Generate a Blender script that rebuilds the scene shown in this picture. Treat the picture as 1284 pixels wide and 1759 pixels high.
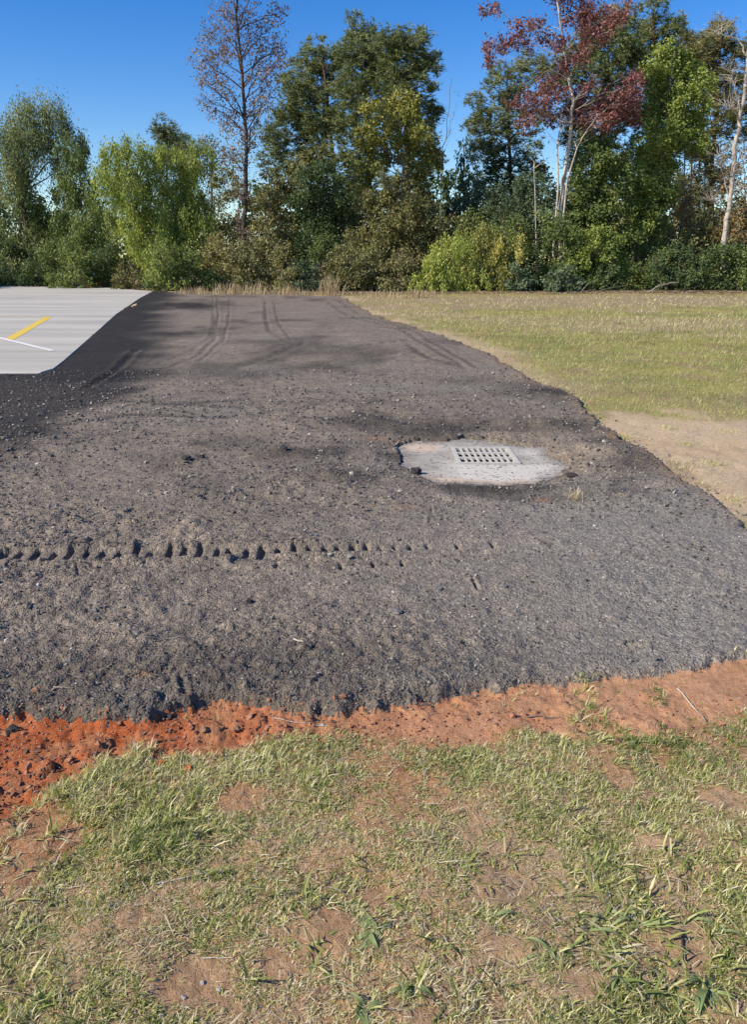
import bpy, math
import numpy as np
from mathutils import Vector
C = bpy.context.scene
for o in list(bpy.data.objects): bpy.data.objects.remove(o)

# ------------------------------------------------------------------ camera
F, CX, CY, CAMH = 1329.0, 642.0, 879.5, 1.6
PIT = math.atan(429.5 / F)
cd = bpy.data.cameras.new('camera'); cam = bpy.data.objects.new('camera', cd)
C.collection.objects.link(cam); C.camera = cam
cam.location = (0, 0, CAMH); cam.rotation_euler = (math.pi / 2 - PIT, 0, 0)
cd.sensor_fit = 'VERTICAL'; cd.sensor_height = 24; cd.angle_y = 2 * math.atan(879.5 / F)
cd.clip_start = 0.05; cd.clip_end = 3000
# ------------------------------------------------------------------ sky + sun
SUN_EL, SUN_AZ = math.radians(37), math.radians(246)      # azimuth clockwise from +Y: to the left, a little behind the camera
W = bpy.data.worlds.new('World'); C.world = W; W.use_nodes = True
wn = W.node_tree.nodes; wl = W.node_tree.links
sky = wn.new('ShaderNodeTexSky'); sky.sky_type = 'NISHITA'; sky.sun_disc = False
sky.sun_elevation = SUN_EL; sky.sun_rotation = SUN_AZ
sky.altitude = 0; sky.air_density = 1.0; sky.dust_density = 0.0; sky.ozone_density = 3.0
hs = wn.new('ShaderNodeHueSaturation'); hs.inputs['Hue'].default_value = .515; hs.inputs['Saturation'].default_value = 1.43; hs.inputs['Value'].default_value = 1.14
wl.new(sky.outputs[0], hs.inputs['Color']); wl.new(hs.outputs[0], wn['Background'].inputs['Color'])
wn['Background'].inputs['Strength'].default_value = 0.105
sl = bpy.data.lights.new('sun', 'SUN'); sl.energy = 5.0; sl.angle = math.radians(0.5); sl.color = (1.0, 0.91, 0.76)
so = bpy.data.objects.new('sun', sl); C.collection.objects.link(so)
sdir = Vector((math.sin(SUN_AZ) * math.cos(SUN_EL), math.cos(SUN_AZ) * math.cos(SUN_EL), math.sin(SUN_EL)))
so.rotation_euler = sdir.to_track_quat('Z', 'Y').to_euler()
C.view_settings.view_transform = 'Standard'; C.view_settings.look = 'None'
C.view_settings.exposure = 0.4; C.view_settings.gamma = 1; C.view_settings.use_curve_mapping = False

# ------------------------------------------------------------------ projection of surveyed points on to the ground
cp, sp = math.cos(PIT), math.sin(PIT)
def ray(u, v):
    x = (u - CX) / F; y = -(v - CY) / F
    return np.array((x, cp + y * sp, -sp + y * cp))
def G(u, v, h=CAMH):
    d = ray(u, v); t = h / -d[2]; return (d[0] * t, d[1] * t)
def GP(pts): return np.array([G(*p) for p in pts])
def at(u, v, Y):                    # point seen at u, v on the vertical plane y=Y
    d = ray(u, v); t = Y / d[1]; return np.array((d[0] * t, Y, CAMH + d[2] * t))
def mpp(Y): return Y / F / 0.96     # metres per photo pixel at a distance

# ------------------------------------------------------------------ noise
def _h(ix, iy, s):
    n = (ix.astype(np.int64) * 374761393 + iy.astype(np.int64) * 668265263 + s * 1442695041) & 0xFFFFFFFF
    n = ((n ^ (n >> 13)) * 1274126177) & 0xFFFFFFFF
    n = ((n ^ (n >> 16)) * 2246822519) & 0xFFFFFFFF
    return ((n ^ (n >> 15)) & 0xFFFFFF) / float(0xFFFFFF)
def vn(x, y, s=0):                  # value noise -1..1
    ix = np.floor(x); iy = np.floor(y); fx = x - ix; fy = y - iy
    fx = fx * fx * (3 - 2 * fx); fy = fy * fy * (3 - 2 * fy)
    a = _h(ix, iy, s); b = _h(ix + 1, iy, s); c = _h(ix, iy + 1, s); d = _h(ix + 1, iy + 1, s)
    return ((a + (b - a) * fx) * (1 - fy) + (c + (d - c) * fx) * fy) * 2 - 1
def fbm(x, y, s=0, o=4):
    r = 0; a = 1; t = 0
    for i in range(o): r = r + a * vn(x * 2 ** i + 17 * i, y * 2 ** i - 9 * i, s + i); t += a; a *= .55
    return r / t
def worley(x, y, s=0):              # (distance to nearest, random id of nearest)
    ix = np.floor(x); iy = np.floor(y); best = np.full(x.shape, 9.0); bid = np.zeros(x.shape)
    for dx in (-1, 0, 1):
        for dy in (-1, 0, 1):
            jx = ix + dx; jy = iy + dy
            px = jx + _h(jx, jy, s); py = jy + _h(jx, jy, s + 7)
            d = (px - x) ** 2 + (py - y) ** 2
            m = d < best; best = np.where(m, d, best); bid = np.where(m, _h(jx, jy, s + 13), bid)
    return np.sqrt(best), bid
def sd_poly(x, y, P):               # signed distance, positive inside
    d = np.full(x.shape, 1e9); ins = np.zeros(x.shape, bool); n = len(P)
    for i in range(n):
        ax, ay = P[i]; bx, by = P[(i + 1) % n]; ex, ey = bx - ax, by - ay
        t = np.clip(((x - ax) * ex + (y - ay) * ey) / (ex * ex + ey * ey + 1e-12), 0, 1)
        d = np.minimum(d, (x - ax - t * ex) ** 2 + (y - ay - t * ey) ** 2)
        if ay != by:
            c = ((ay > y) != (by > y)) & (x < (bx - ax) * (y - ay) / (by - ay) + ax); ins ^= c
    d = np.sqrt(d); return np.where(ins, d, -d)
def d_line(x, y, P):
    d = np.full(x.shape, 1e9)
    for (ax, ay), (bx, by) in zip(P[:-1], P[1:]):
        ex, ey = bx - ax, by - ay
        t = np.clip(((x - ax) * ex + (y - ay) * ey) / (ex * ex + ey * ey + 1e-12), 0, 1)
        d = np.minimum(d, np.hypot(x - ax - t * ex, y - ay - t * ey))
    return d
def ss(a, b, x): t = np.clip((x - a) / (b - a), 0, 1); return t * t * (3 - 2 * t)

# ------------------------------------------------------------------ layout of the ground
CONC = np.array([(-200, 30), (-60, 30), (-29.6, 38), (-29.8, 60)] + [G(*p) for p in [(0, 488), (80, 490), (150, 493), (210, 497), (262, 502), (240, 514), (200, 542), (150, 588), (110, 624), (92, 638), (70, 644.5), (0, 645)]] + [(-200, 11.6)])
ASPH = GP([(262, 500), (450, 506), (585, 509), (605, 520), (640, 540), (690, 560), (730, 574), (790, 590), (850, 618), (905, 655), (955, 675), (1000, 692), (1000, 708), (1035, 738), (1100, 785), (1180, 838), (1230, 866), (1284, 915), (1420, 985)]).tolist()
ASPH += [(4.2, 3.0)] + GP([(1284, 1128), (1200, 1150), (1100, 1165), (1000, 1170), (900, 1180), (820, 1188), (740, 1200), (640, 1218), (560, 1226), (430, 1216), (350, 1216), (250, 1240), (130, 1240), (60, 1252), (0, 1236)]).tolist() + [(-4, 2.2), (-60, -2), (-200, -5), (-200, 13)]
ASPH += [(-70, 14), (-9, 14), (-9, 30), (-13.5, 45)]
ASPH = np.array(ASPH)
HOLE = GP([(683, 762), (720, 756), (760, 757), (800, 753), (850, 757), (900, 765), (938, 768), (952, 786), (985, 800), (965, 816), (925, 828), (870, 833), (800, 830), (745, 828), (715, 814), (688, 797)])
CLAY = np.array([(-60, -2.2), (-4, 1.7)] + [G(*p) for p in [(0, 1402), (60, 1388), (130, 1362), (160, 1322), (230, 1292), (330, 1298), (400, 1280), (480, 1270), (560, 1270), (610, 1262), (660, 1262), (700, 1280), (830, 1282), (900, 1262), (1000, 1272), (1100, 1262), (1180, 1250), (1284, 1228)]] + [(4.2, 2.5), (4.2, 3.05), (3, 3.5), (0, 3.2), (-4, 2.5), (-60, -1)])
SOIL = np.array([G(*p) for p in [(1030, 735), (1100, 712), (1200, 708), (1284, 716)]] + [(8, 8.5), (9, 5.5), (4, 4)] + [G(*p) for p in [(1284, 915), (1180, 838), (1100, 785)]])
BARE = [(*G(u, v), r) for u, v, r in [(860, 1525, .13), (560, 1600, .10), (400, 1372, .11), (650, 1535, .07), (1230, 1370, .12), (1060, 1330, .09), (1130, 1450, .07), (60, 1430, .22), (20, 1500, .1), (350, 1680, .10), (290, 1700, .06), (870, 1620, .07), (1000, 1700, .08), (640, 1420, .06), (1040, 1300, .1), (1180, 1620, .1), (700, 1330, .06), (230, 1580, .05), (1140, 1300, .08), (470, 1660, .07)]]
TR1 = [(-60, 3.2), (-5, 4.0)] + [G(a, b, CAMH - .02) for a, b in [(0, 959), (150, 958), (300, 955), (480, 949), (620, 944), (780, 938), (900, 934)]]
TR2 = [G(420, 972), G(560, 976), G(700, 970), G(850, 961), G(1000, 955), G(1150, 950)]
LUG1 = [5, 33, 60, 90, 117, 147, 175, 203, 231, 259, 288, 315, 342, 369, 396, 424, 450, 477, 503, 530, 557, 582, 607, 630, 655, 682, 705, 735, 790, 850]
LUG2 = [475, 530, 586, 610, 642, 668, 692, 742, 792, 842]
def lug_list():
    out = []; r = np.random.RandomState(4)
    for i, u in enumerate(LUG1):
        v = np.interp(u, [0, 150, 300, 480, 620, 780, 900], [959, 958, 955, 949, 944, 938, 934])
        big = r.uniform(.85, 1) if i % 2 == 0 else r.uniform(.55, .75)
        if u > 650: big *= .45
        x, y = G(u + r.normal(0, 1.5), v + r.normal(0, 1), CAMH - .02); out.append((x, y, .0155 * (.8 + .35 * big) * r.uniform(.85, 1.15), .095 * (.35 + .65 * big) * r.uniform(.85, 1.1), .036 * (.4 + .6 * big)))
    for u in np.arange(-900, 5, 28):
        x, y = G(u, 960, CAMH - .02); out.append((x, y, .018, .09, .036))
    for i, u in enumerate(LUG2):
        v = np.interp(u, [420, 560, 700, 850], [972, 976, 970, 961]); big = .75 if u < 700 else .45
        if i in (1, 3, 5): big *= .7
        x, y = G(u, v, CAMH - .02); out.append((x, y, .012, .085 * big, .034 * big))
    return out
LUGS = lug_list()
RUTS = [([(372, 505), (375, 540), (368, 590), (345, 612), (300, 630), (245, 650)], .10, .022), ([(366, 505), (367, 560), (362, 585), (330, 607), (270, 628)], .10, .018),
        ([(455, 515), (456, 545), (462, 575), (500, 595), (520, 598)], .12, .02), ([(525, 595), (470, 615), (430, 630), (400, 640), (330, 648)], .2, .035),
        ([(150, 668), (200, 640), (235, 605)], .13, .04), ([(500, 658), (560, 652), (640, 645)], .1, .015), ([(580, 610), (620, 600), (700, 590)], .15, .015),
        ([(330, 700), (420, 706), (560, 695)], .1, .012), ([(700, 600), (740, 625), (800, 640)], .15, .015), ([(640, 720), (720, 735), (900, 745)], .15, .03),
        ([(560, 520), (600, 545), (690, 575), (800, 640)], .09, .02), ([(580, 518), (625, 545), (720, 580), (820, 640)], .09, .02), ([(530, 640), (620, 618), (720, 612)], .10, .02), ([(470, 520), (478, 560), (500, 590), (560, 610)], .08, .018), ([(395, 510), (392, 560), (385, 590), (340, 625)], .08, .018), ([(300, 680), (420, 655), (560, 640), (640, 622)], .09, .02), ([(60, 745), (230, 720), (420, 725), (560, 700)], .07, .012), ([(692, 1003), (668, 1011)], .010, .014), ([(812, 1002), (822, 1022)], .009, .012), ([(225, 1185), (290, 1165)], .010, .012), ([(1080, 1112), (1105, 1116)], .015, .02),
        ([(320, 1212), (312, 1180)], .012, .010), ([(540, 1195), (560, 1170)], .01, .008), ([(0, 700), (120, 690), (300, 700), (420, 690)], .12, .01),
        ([(800, 852), (900, 862), (1010, 858), (1120, 850)], .10, .02), ([(738, 905), (742, 880)], .01, .006)]
RUTS = [(GP(p), w * (.45 if max(q[1] for q in p) < 700 else 1), d * (.55 if max(q[1] for q in p) < 700 else 1)) for p, w, d in RUTS]
# low heaps and dips of the loose millings: u, v, radius (m), height (m)
HEAPS = [(330, 806, .16, .035), (480, 790, .2, .03), (560, 790, .25, .035), (520, 740, .4, .03), (620, 715, .5, .03), (570, 830, .3, .03), (1000, 790, .35, .05), (1080, 800, .5, .05), (960, 745, .5, .05), (1040, 860, .3, .03), (760, 745, .6, -.02), (650, 790, .22, .03), (940, 850, .3, -.02), (300, 525, 2.5, .10), (220, 580, 1.2, .05), (430, 645, .7, .04), (940, 680, .5, .05), (120, 730, 1.5, .04), (680, 1030, .10, .012), (865, 1020, .06, .015), (240, 1105, .1, .01)]
HEAPS = [(*G(u, v), r, h * (.5 if v < 700 else 1)) for u, v, r, h in HEAPS]

def masks(x, y):
    jit = .07 * fbm(x * 4, y * 4, 51, 5) + .03 * fbm(x * 19 + y * 7, y * 23, 61, 3)
    far = ss(6, 30, np.hypot(x, y))
    a = sd_poly(x, y, ASPH) + jit * (1 + 4 * far)
    k = sd_poly(x, y, CLAY) + .06 * fbm(x * 5, y * 5, 71, 5)
    return a, k
def sd_hole(x, y): return sd_poly(x, y, HOLE) + -.01 + .045 * fbm(x * 5, y * 5, 31, 5) + .035 * fbm(x * 22, y * 17, 33, 3)
def oct_(x, y, wl, sp_, s):         # noise octave faded out where the mesh cannot carry it
    w = ss(1.6, 3.0, wl / sp_); return w * vn(x / wl, y / wl, s)
def height(x, y, sp_):
    x = np.asarray(x, float); y = np.asarray(y, float); sp_ = np.broadcast_to(np.asarray(sp_, float), x.shape)
    a, k = masks(x, y)
    dist = np.hypot(x, y)
    und = .05 * vn(x / 9 + 3, y / 9, 1) + .025 * vn(x / 2.6, y / 2.6, 2)
    und = und * ss(2.5, 9, dist) + .012 * vn(x / .9, y / .9, 3)
    hs_ = sd_poly(x, y, CONC); und = und * ss(-0.0, 2.5, -hs_)
    z = und
    A = ss(-.015, .03, a)
    # asphalt millings
    za = .030 - .020 * ss(-.1, .9, x) * ss(4, 3.2, y)
    rough = .55 + .45 * fbm(x * 1.1, y * 1.1, 5, 3) + .35 * ss(.0, .6, vn(x * .7 + 9, y * .7, 8))
    rough = np.clip(rough, .2, 1.3) * (.72 + .28 * ss(4.3, 3.2, y))
    lf = ss(.3, -1.2, x) * ss(12, 5, dist); rough = rough * (.75 + .6 * lf)
    rough = rough * (1 - .45 * ss(.2, 1.6, x) * ss(5.2, 4.4, y))
    for wl_, am, s in ((.30, .007, 11), (.13, .006, 12), (.061, .009, 13), (.033, .0085, 14), (.019, .0060, 15)):
        za = za + rough * am * oct_(x, y, wl_, sp_, s)
    for wl_, am, s in ((.20, .012, 21), (.085, .013, 22), (.042, .015, 23), (.024, .010, 24)):
        m = (sp_ < wl_ * .45)
        if m.any():
            dd, idn = worley(x[m] / wl_, y[m] / wl_, s)
            b = np.clip(1 - dd * dd * 3.2, 0, 1) ** .6 * (idn ** 2.2) * am * (2 if wl_ > .08 else 1.4)
            if wl_ > .08: b = b * (idn > .72)
            za[m] += (b * rough[m] * ss(.45, .3, sp_[m] / wl_))
    for P, w, d in RUTS:
        m = (np.abs(x - P[:, 0].mean()) < np.ptp(P[:, 0]) + 1) & (np.abs(y - P[:, 1].mean()) < np.ptp(P[:, 1]) + 1)
        if not m.any(): continue
        dl = d_line(x[m], y[m], P) + .4 * w * fbm(x[m] / w * .7, y[m] / w * .7, 91, 3)
        za[m] += -d * np.exp(-(dl / w) ** 2) + d * .7 * np.exp(-((dl - 1.9 * w) / (.8 * w)) ** 2)
    for hx, hy, r, hh in HEAPS:
        m = (np.abs(x - hx) < 3 * r) & (np.abs(y - hy) < 3 * r)
        if m.any():
            q = ((x[m] - hx) ** 2 + (y[m] - hy) ** 2) / r ** 2
            za[m] += hh * np.exp(-q) * (1 + .8 * fbm(x[m] / r * 2.2, y[m] / r * 2.2, 93, 4))
    # rolled tyre print
    for T, w in ((TR1, .10), (TR2, .085)):
        dl = d_line(x, y, T); t = ss(w, w * .6, dl) * ss(1.4, .6, x)
        za = za * (1 - .82 * t) + .016 * t - .004 * t + .014 * np.exp(-((dl - w * 1.15) / .025) ** 2) * ss(.8, -.5, x)
    for lx, ly, w, l, d in LUGS:
        m = (np.abs(x - lx) < w * 3) & (np.abs(y - ly) < l * 2)
        if m.any():
            qx = np.abs(x[m] - lx + (y[m] - ly) * .04 + .003 * vn(x[m] * 60, y[m] * 30, 77)) / w; qy = np.abs(y[m] - ly) / l
            za[m] -= d * ss(1.15, .75, qx) * ss(1.1, .95, qy)
    # edge slumps down towards the drain slab
    hl = sd_hole(x, y); za = np.where(hl > 0, -.10, za * (1 - .6 * ss(-.25, 0, hl)) - .022 * ss(-.5, -.01, hl))
    za = np.where((hl <= 0), za, -.12)
    # right bank of the asphalt
    za = za + .025 * ss(.9, .25, np.abs(a - .35)) * ss(1.5, 3, x) * ss(4.2, 5, y) * ss(16, 9, y)
    za = za + .012 * ss(.25, .06, np.abs(a - .07)) * ss(3.4, 2.9, y) * (1 + fbm(x * 9, y * 9, 45, 3))
    # soil and clay
    K = ss(-.03, .04, k) * (1 - A)
    zs = -.004 + .010 * oct_(x, y, .5, sp_, 41) + .012 * oct_(x, y, .14, sp_, 42) * ss(.02, -.1, k) + .004 * oct_(x, y, .04, sp_, 43) + .002 * oct_(x, y, .02, sp_, 44)
    left = ss(.6, -1.0, x)
    zc = -.010 * (1 + left) + .006 * vn(x * 3, y * 9, 46)
    ca = .25 + .45 * left + .4 * ss(0, .5, vn(x * 3.1, y * 3.1, 47))
    for wl_, am, s in ((.12, .012, 48), (.05, .008, 49), (.024, .004, 50)):
        zc = zc + ca * am * oct_(x, y, wl_, sp_, s)
        m = (sp_ < wl_ * .45) & (K > 0)
        if m.any():
            dd, idn = worley(x[m] / wl_, y[m] / wl_, s + 60)
            zc[m] += ca[m] * am * 1.6 * np.clip(1 - dd * dd * 3, 0, 1) ** .5 * idn ** 2
    # tyre rib lines rolled along the clay
    zc = zc + .004 * np.sin((y - .05 * x) * 95 + 1.5 * vn(x * 2, y * 2, 52)) * ss(.1, .35, fbm(x * 1.6, y * 5, 53, 2))
    zz = zs * (1 - K) + zc * K
    return z + zz * (1 - A) + za * A

# ------------------------------------------------------------------ mesh helpers
def mesh(name, V, faces, smooth=False, attrs=None, mats=None, mi=None):
    V = np.asarray(V, np.float32); me = bpy.data.meshes.new(name)
    if isinstance(faces, np.ndarray): groups = [faces]
    else: groups = [np.asarray(f) for f in faces if len(f)]
    me.vertices.add(len(V)); me.vertices.foreach_set('co', V.ravel())
    nl = sum(g.size for g in groups); nf = sum(len(g) for g in groups)
    me.loops.add(nl); me.polygons.add(nf)
    me.loops.foreach_set('vertex_index', np.concatenate([g.ravel() for g in groups]).astype(np.int32))
    tot = np.concatenate([np.full(len(g), g.shape[1], np.int32) for g in groups]); st = np.concatenate([[0], np.cumsum(tot)[:-1]]).astype(np.int32)
    me.polygons.foreach_set('loop_start', st)
    try: me.polygons.foreach_set('loop_total', tot)
    except Exception: pass
    me.polygons.foreach_set('use_smooth', np.full(nf, smooth, bool))
    if mi is not None: me.polygons.foreach_set('material_index', np.asarray(mi, np.int32))
    for k_, (dom, arr) in (attrs or {}).items():
        at_ = me.attributes.new(k_, 'FLOAT', dom); at_.data.foreach_set('value', np.asarray(arr, np.float32).ravel())
    for m in (mats or []): me.materials.append(m)
    me.update(calc_edges=True); me.validate()
    return me
def obj(name, me, parent=None, loc=None, kind=None, label=None, cat=None, group=None):
    o = bpy.data.objects.new(name, me); C.collection.objects.link(o)
    if parent is not None: o.parent = parent
    if loc is not None: o.location = loc
    if kind: o['kind'] = kind
    if label: o['label'] = label
    if cat: o['category'] = cat
    if group: o['group'] = group
    return o
def empty(name, loc, label, cat, group=None, rz=0):
    o = obj(name, None, loc=loc, label=label, cat=cat, group=group); o.empty_display_size = .2; o.rotation_euler[2] = rz; return o
def quadmesh(name, quads, mats, **kw):           # list of 4-point faces
    V = np.array([p for q in quads for p in q], float); return mesh(name, V, np.arange(len(V)).reshape(-1, 4), mats=mats, **kw)
def boxes(name, bs, mats):                       # list of (x0,y0,z0,x1,y1,z1)
    V = []; Fc = []
    for (a, b, c, d, e, f_) in bs:
        n = len(V); V += [(a, b, c), (d, b, c), (d, e, c), (a, e, c), (a, b, f_), (d, b, f_), (d, e, f_), (a, e, f_)]
        Fc += [[n + i for i in q] for q in ((0, 3, 2, 1), (4, 5, 6, 7), (0, 1, 5, 4), (1, 2, 6, 5), (2, 3, 7, 6), (3, 0, 4, 7))]
    return mesh(name, V, np.array(Fc), mats=mats)

# ------------------------------------------------------------------ material helpers
class N:
    def __init__(s, name, rough=.9, spec=.2):
        s.m = bpy.data.materials.new(name); s.m.use_nodes = True; s.t = s.m.node_tree; s.b = s.t.nodes['Principled BSDF']
        s.b.inputs['Roughness'].default_value = rough; s.b.inputs['Specular IOR Level'].default_value = spec
    def n(s, ty, **kw):
        nd = s.t.nodes.new(ty)
        for k_, v in kw.items():
            if k_.startswith('i_'):
                key = k_[2:].replace('_', ' '); nd.inputs[key].default_value = v
            else: setattr(nd, k_, v)
        return nd
    def l(s, a, b): s.t.links.new(a, b)
    def pos(s): return s.n('ShaderNodeNewGeometry').outputs['Position']
    def noise(s, scale, detail=4, rough=.6, vec=None, out='Fac'):
        nd = s.n('ShaderNodeTexNoise'); nd.inputs['Scale'].default_value = scale; nd.inputs['Detail'].default_value = detail; nd.inputs['Roughness'].default_value = rough
        s.l(vec or s.pos(), nd.inputs['Vector']); return nd.outputs[out]
    def vor(s, scale, out='Color', vec=None, rnd=1):
        nd = s.n('ShaderNodeTexVoronoi'); nd.inputs['Scale'].default_value = scale; nd.inputs['Randomness'].default_value = rnd; s.l(vec or s.pos(), nd.inputs['Vector']); return nd.outputs[out]
    def ramp(s, fac, stops, interp='LINEAR'):
        r = s.n('ShaderNodeValToRGB'); r.color_ramp.interpolation = interp; e = r.color_ramp.elements
        while len(e) < len(stops): e.new(.5)
        for el, (p, c) in zip(e, stops): el.position = p; el.color = (*c, 1) if len(c) == 3 else c
        s.l(fac, r.inputs['Fac']); return r.outputs['Color']
    def mix(s, fac, a, b, mode='MIX'):
        m = s.n('ShaderNodeMix', data_type='RGBA', blend_type=mode)
        for v, i in ((fac, 0), (a, 6), (b, 7)):
            if hasattr(v, 'links') or hasattr(v, 'node'): s.l(v, m.inputs[i])
            else: m.inputs[i].default_value = v if i == 0 else ((*v, 1) if len(v) == 3 else v)
        return m.outputs[2]
    def attr(s, name): return s.n('ShaderNodeAttribute', attribute_name=name).outputs['Fac']
    def math(s, op, a, b=0.0, c=None):
        m = s.n('ShaderNodeMath', operation=op)
        for v, i in ((a, 0), (b, 1), (c, 2)):
            if v is None: continue
            if hasattr(v, 'node'): s.l(v, m.inputs[i])
            else: m.inputs[i].default_value = v
        return m.outputs[0]
    def maprange(s, v, a, b, c=0., d=1.):
        m = s.n('ShaderNodeMapRange'); s.l(v, m.inputs[0])
        for i, q in zip((1, 2, 3, 4), (a, b, c, d)): m.inputs[i].default_value = q
        return m.outputs[0]
    def bump(s, h_, strength=.5, dist=.01, prev=None):
        b = s.n('ShaderNodeBump'); b.inputs['Strength'].default_value = strength; b.inputs['Distance'].default_value = dist; s.l(h_, b.inputs['Height'])
        if prev is not None: s.l(prev, b.inputs['Normal'])
        return b.outputs[0]
    def col(s, c): s.l(c, s.b.inputs['Base Color']) if hasattr(c, 'node') else setattr(s.b.inputs['Base Color'], 'default_value', (*c, 1))
    def nrm(s, n_): s.l(n_, s.b.inputs['Normal'])

def mat_asphalt():
    m = N('asphalt_millings', .9, .15)
    v1 = m.vor(95); v2 = m.vor(42); v3 = m.vor(230)
    g1 = m.ramp(v1, [(0, (.15, .126, .108)), (.45, (.255, .218, .188)), (.80, (.35, .305, .262)), (.92, (.50, .445, .375)), (1, (.66, .59, .48))])
    g3 = m.ramp(v3, [(0, (.19, .162, .14)), (.7, (.32, .276, .238)), (.93, (.47, .42, .35)), (1, (.62, .56, .46))])
    c = m.mix(.5, g1, g3)
    g2 = m.ramp(v2, [(0, (.7, .7, .7)), (.6, (1, 1, 1)), (1, (1.3, 1.25, 1.15))])
    c = m.mix(1, c, g2, 'MULTIPLY')
    fr = m.attr('fresh')
    dk = m.ramp(v1, [(0, (.020, .019, .019)), (.7, (.045, .042, .041)), (.93, (.13, .125, .12)), (1, (.40, .375, .35))])
    c = m.mix(fr, c, dk)
    dirt = m.attr('dirt'); c = m.mix(dirt, c, m.ramp(v1, [(0, (.22, .14, .085)), (1, (.44, .31, .20))]))
    ns = m.noise(1.3, 5, .65); c = m.mix(1, c, m.ramp(ns, [(.3, (.84, .84, .85)), (.7, (1.14, 1.12, 1.08))]), 'MULTIPLY')
    mp = m.n('ShaderNodeMapping'); m.l(m.pos(), mp.inputs['Vector']); mp.inputs['Scale'].default_value = (1, .7, 1)
    c = m.mix(1, c, m.ramp(m.noise(7, 8, .82, mp.outputs[0]), [(.34, (.66, .66, .67)), (.5, (1, 1, 1)), (.66, (1.28, 1.25, 1.2))]), 'MULTIPLY')
    c = m.mix(1, c, (.78, .755, .705), 'MULTIPLY')
    c = m.mix(m.attr('dusty'), c, m.ramp(v1, [(0, (.13, .121, .107)), (.6, (.255, .24, .212)), (1, (.45, .42, .36))]))
    m.col(c)
    d1 = m.vor(110, 'Distance'); d2 = m.vor(48, 'Distance'); b = m.bump(m.noise(9, 5, .7), .8, .035); b = m.bump(d2, .6, .007, b); 
    b = m.bump(d1, .9, .006, b); m.nrm(b)
    return m.m
def mat_soil():
    m = N('lawn_soil', .95, .1)
    n1 = m.noise(30, 6, .75); n2 = m.noise(3, 4, .6); v = m.vor(160)
    soil = m.ramp(n1, [(.25, (.28, .18, .095)), (.5, (.49, .335, .185)), (.75, (.64, .485, .30))])
    soil = m.mix(.3, soil, m.ramp(v, [(0, (.16, .10, .06)), (.8, (.40, .28, .18)), (1, (.62, .52, .40))]))
    orange = m.ramp(n1, [(.25, (.26, .105, .045)), (.55, (.46, .215, .10)), (.8, (.58, .32, .17))])
    clayc = m.attr('clay'); sat = m.attr('sat')
    soil = m.mix(m.math('MULTIPLY', m.attr('warm'), .75), soil, orange)
    red = m.ramp(m.noise(55, 6, .75), [(.25, (.22, .058, .022)), (.5, (.42, .118, .042)), (.75, (.54, .19, .08))])
    pale = m.ramp(m.noise(55, 6, .75), [(.25, (.36, .18, .09)), (.5, (.53, .285, .155)), (.75, (.63, .41, .26))])
    soil = m.mix(m.attr('tan'), soil, m.ramp(n1, [(.25, (.32, .215, .125)), (.5, (.53, .395, .25)), (.75, (.70, .575, .41))]))
    c = m.mix(clayc, soil, m.mix(sat, pale, red))
    # grass seen as a mass further off
    far = m.attr('turf'); gn = m.noise(9, 6, .8); gn2 = m.noise(60, 4, .8)
    tf = m.ramp(gn, [(.30, (.15, .155, .045)), (.5, (.30, .28, .095)), (.68, (.48, .39, .20))])
    tf = m.mix(.45, tf, m.ramp(gn2, [(.3, (.09, .11, .03)), (.5, (.26, .26, .10)), (.7, (.5, .42, .25))]))
    br = m.ramp(gn2, [(.3, (.17, .11, .07)), (.7, (.42, .31, .21))])
    tf = m.mix(m.maprange(m.noise(1.1, 7, .8), .48, .62), tf, br); tf = m.mix(1, tf, m.ramp(m.noise(.45, 6, .75), [(.35, (.72, .78, .7)), (.6, (1.25, 1.12, 1.0))]), 'MULTIPLY'); tf = m.mix(m.attr('brown'), tf, br)
    c = m.mix(far, c, tf); m.col(c)
    b = m.bump(m.noise(45, 8, .75), .8, .02); b = m.bump(m.vor(180, 'Distance'), .5, .004, b); m.nrm(b)
    return m.m
def mat_concrete(name='concrete', tone=1.0, dusty=False):
    m = N(name, .95, .1)
    mp = m.n('ShaderNodeMapping'); m.l(m.pos(), mp.inputs['Vector']); mp.inputs['Scale'].default_value = (.12, .9, 1)
    a = m.noise(.9, 7, .7, mp.outputs[0])
    c = m.ramp(a, [(.32, (.44 * tone, .405 * tone, .345 * tone)), (.5, (.61 * tone, .57 * tone, .485 * tone)), (.68, (.77 * tone, .72 * tone, .625 * tone))])
    st = m.noise(.22, 5, .7); c = m.mix(m.maprange(st, .58, .72, 0, .45), c, (.50, .40, .28))
    c = m.mix(.25, c, m.ramp(m.noise(70, 5, .8), [(.3, (.2, .2, .2)), (.7, (.55, .54, .51))]))
    m.col(c); m.nrm(m.bump(m.noise(90, 5, .7), .25, .004)); return m.m
def mat_drainslab():
    m = N('dusty_concrete', .9, .2)
    base = m.ramp(m.noise(7, 6, .7), [(.3, (.26, .24, .20)), (.7, (.42, .385, .325))])
    ora = m.ramp(m.noise(40, 5, .7), [(.3, (.45, .33, .23)), (.7, (.66, .53, .40))]); wh = m.ramp(m.noise(45, 6, .8), [(.3, (.42, .385, .33)), (.7, (.66, .61, .53))])
    c = m.mix(m.attr('white'), base, wh); c = m.mix(m.attr('orange'), c, ora)
    c = m.mix(m.attr('dust'), c, m.ramp(m.vor(70), [(.2, (.10, .09, .08)), (.6, (.22, .20, .175)), (.9, (.42, .39, .34))]))
    sp_ = m.vor(60); c = m.mix(m.maprange(sp_, .8, .86), c, (.12, .105, .10))
    m.col(c); m.nrm(m.bump(m.noise(60, 6, .75), .5, .006)); return m.m
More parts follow.
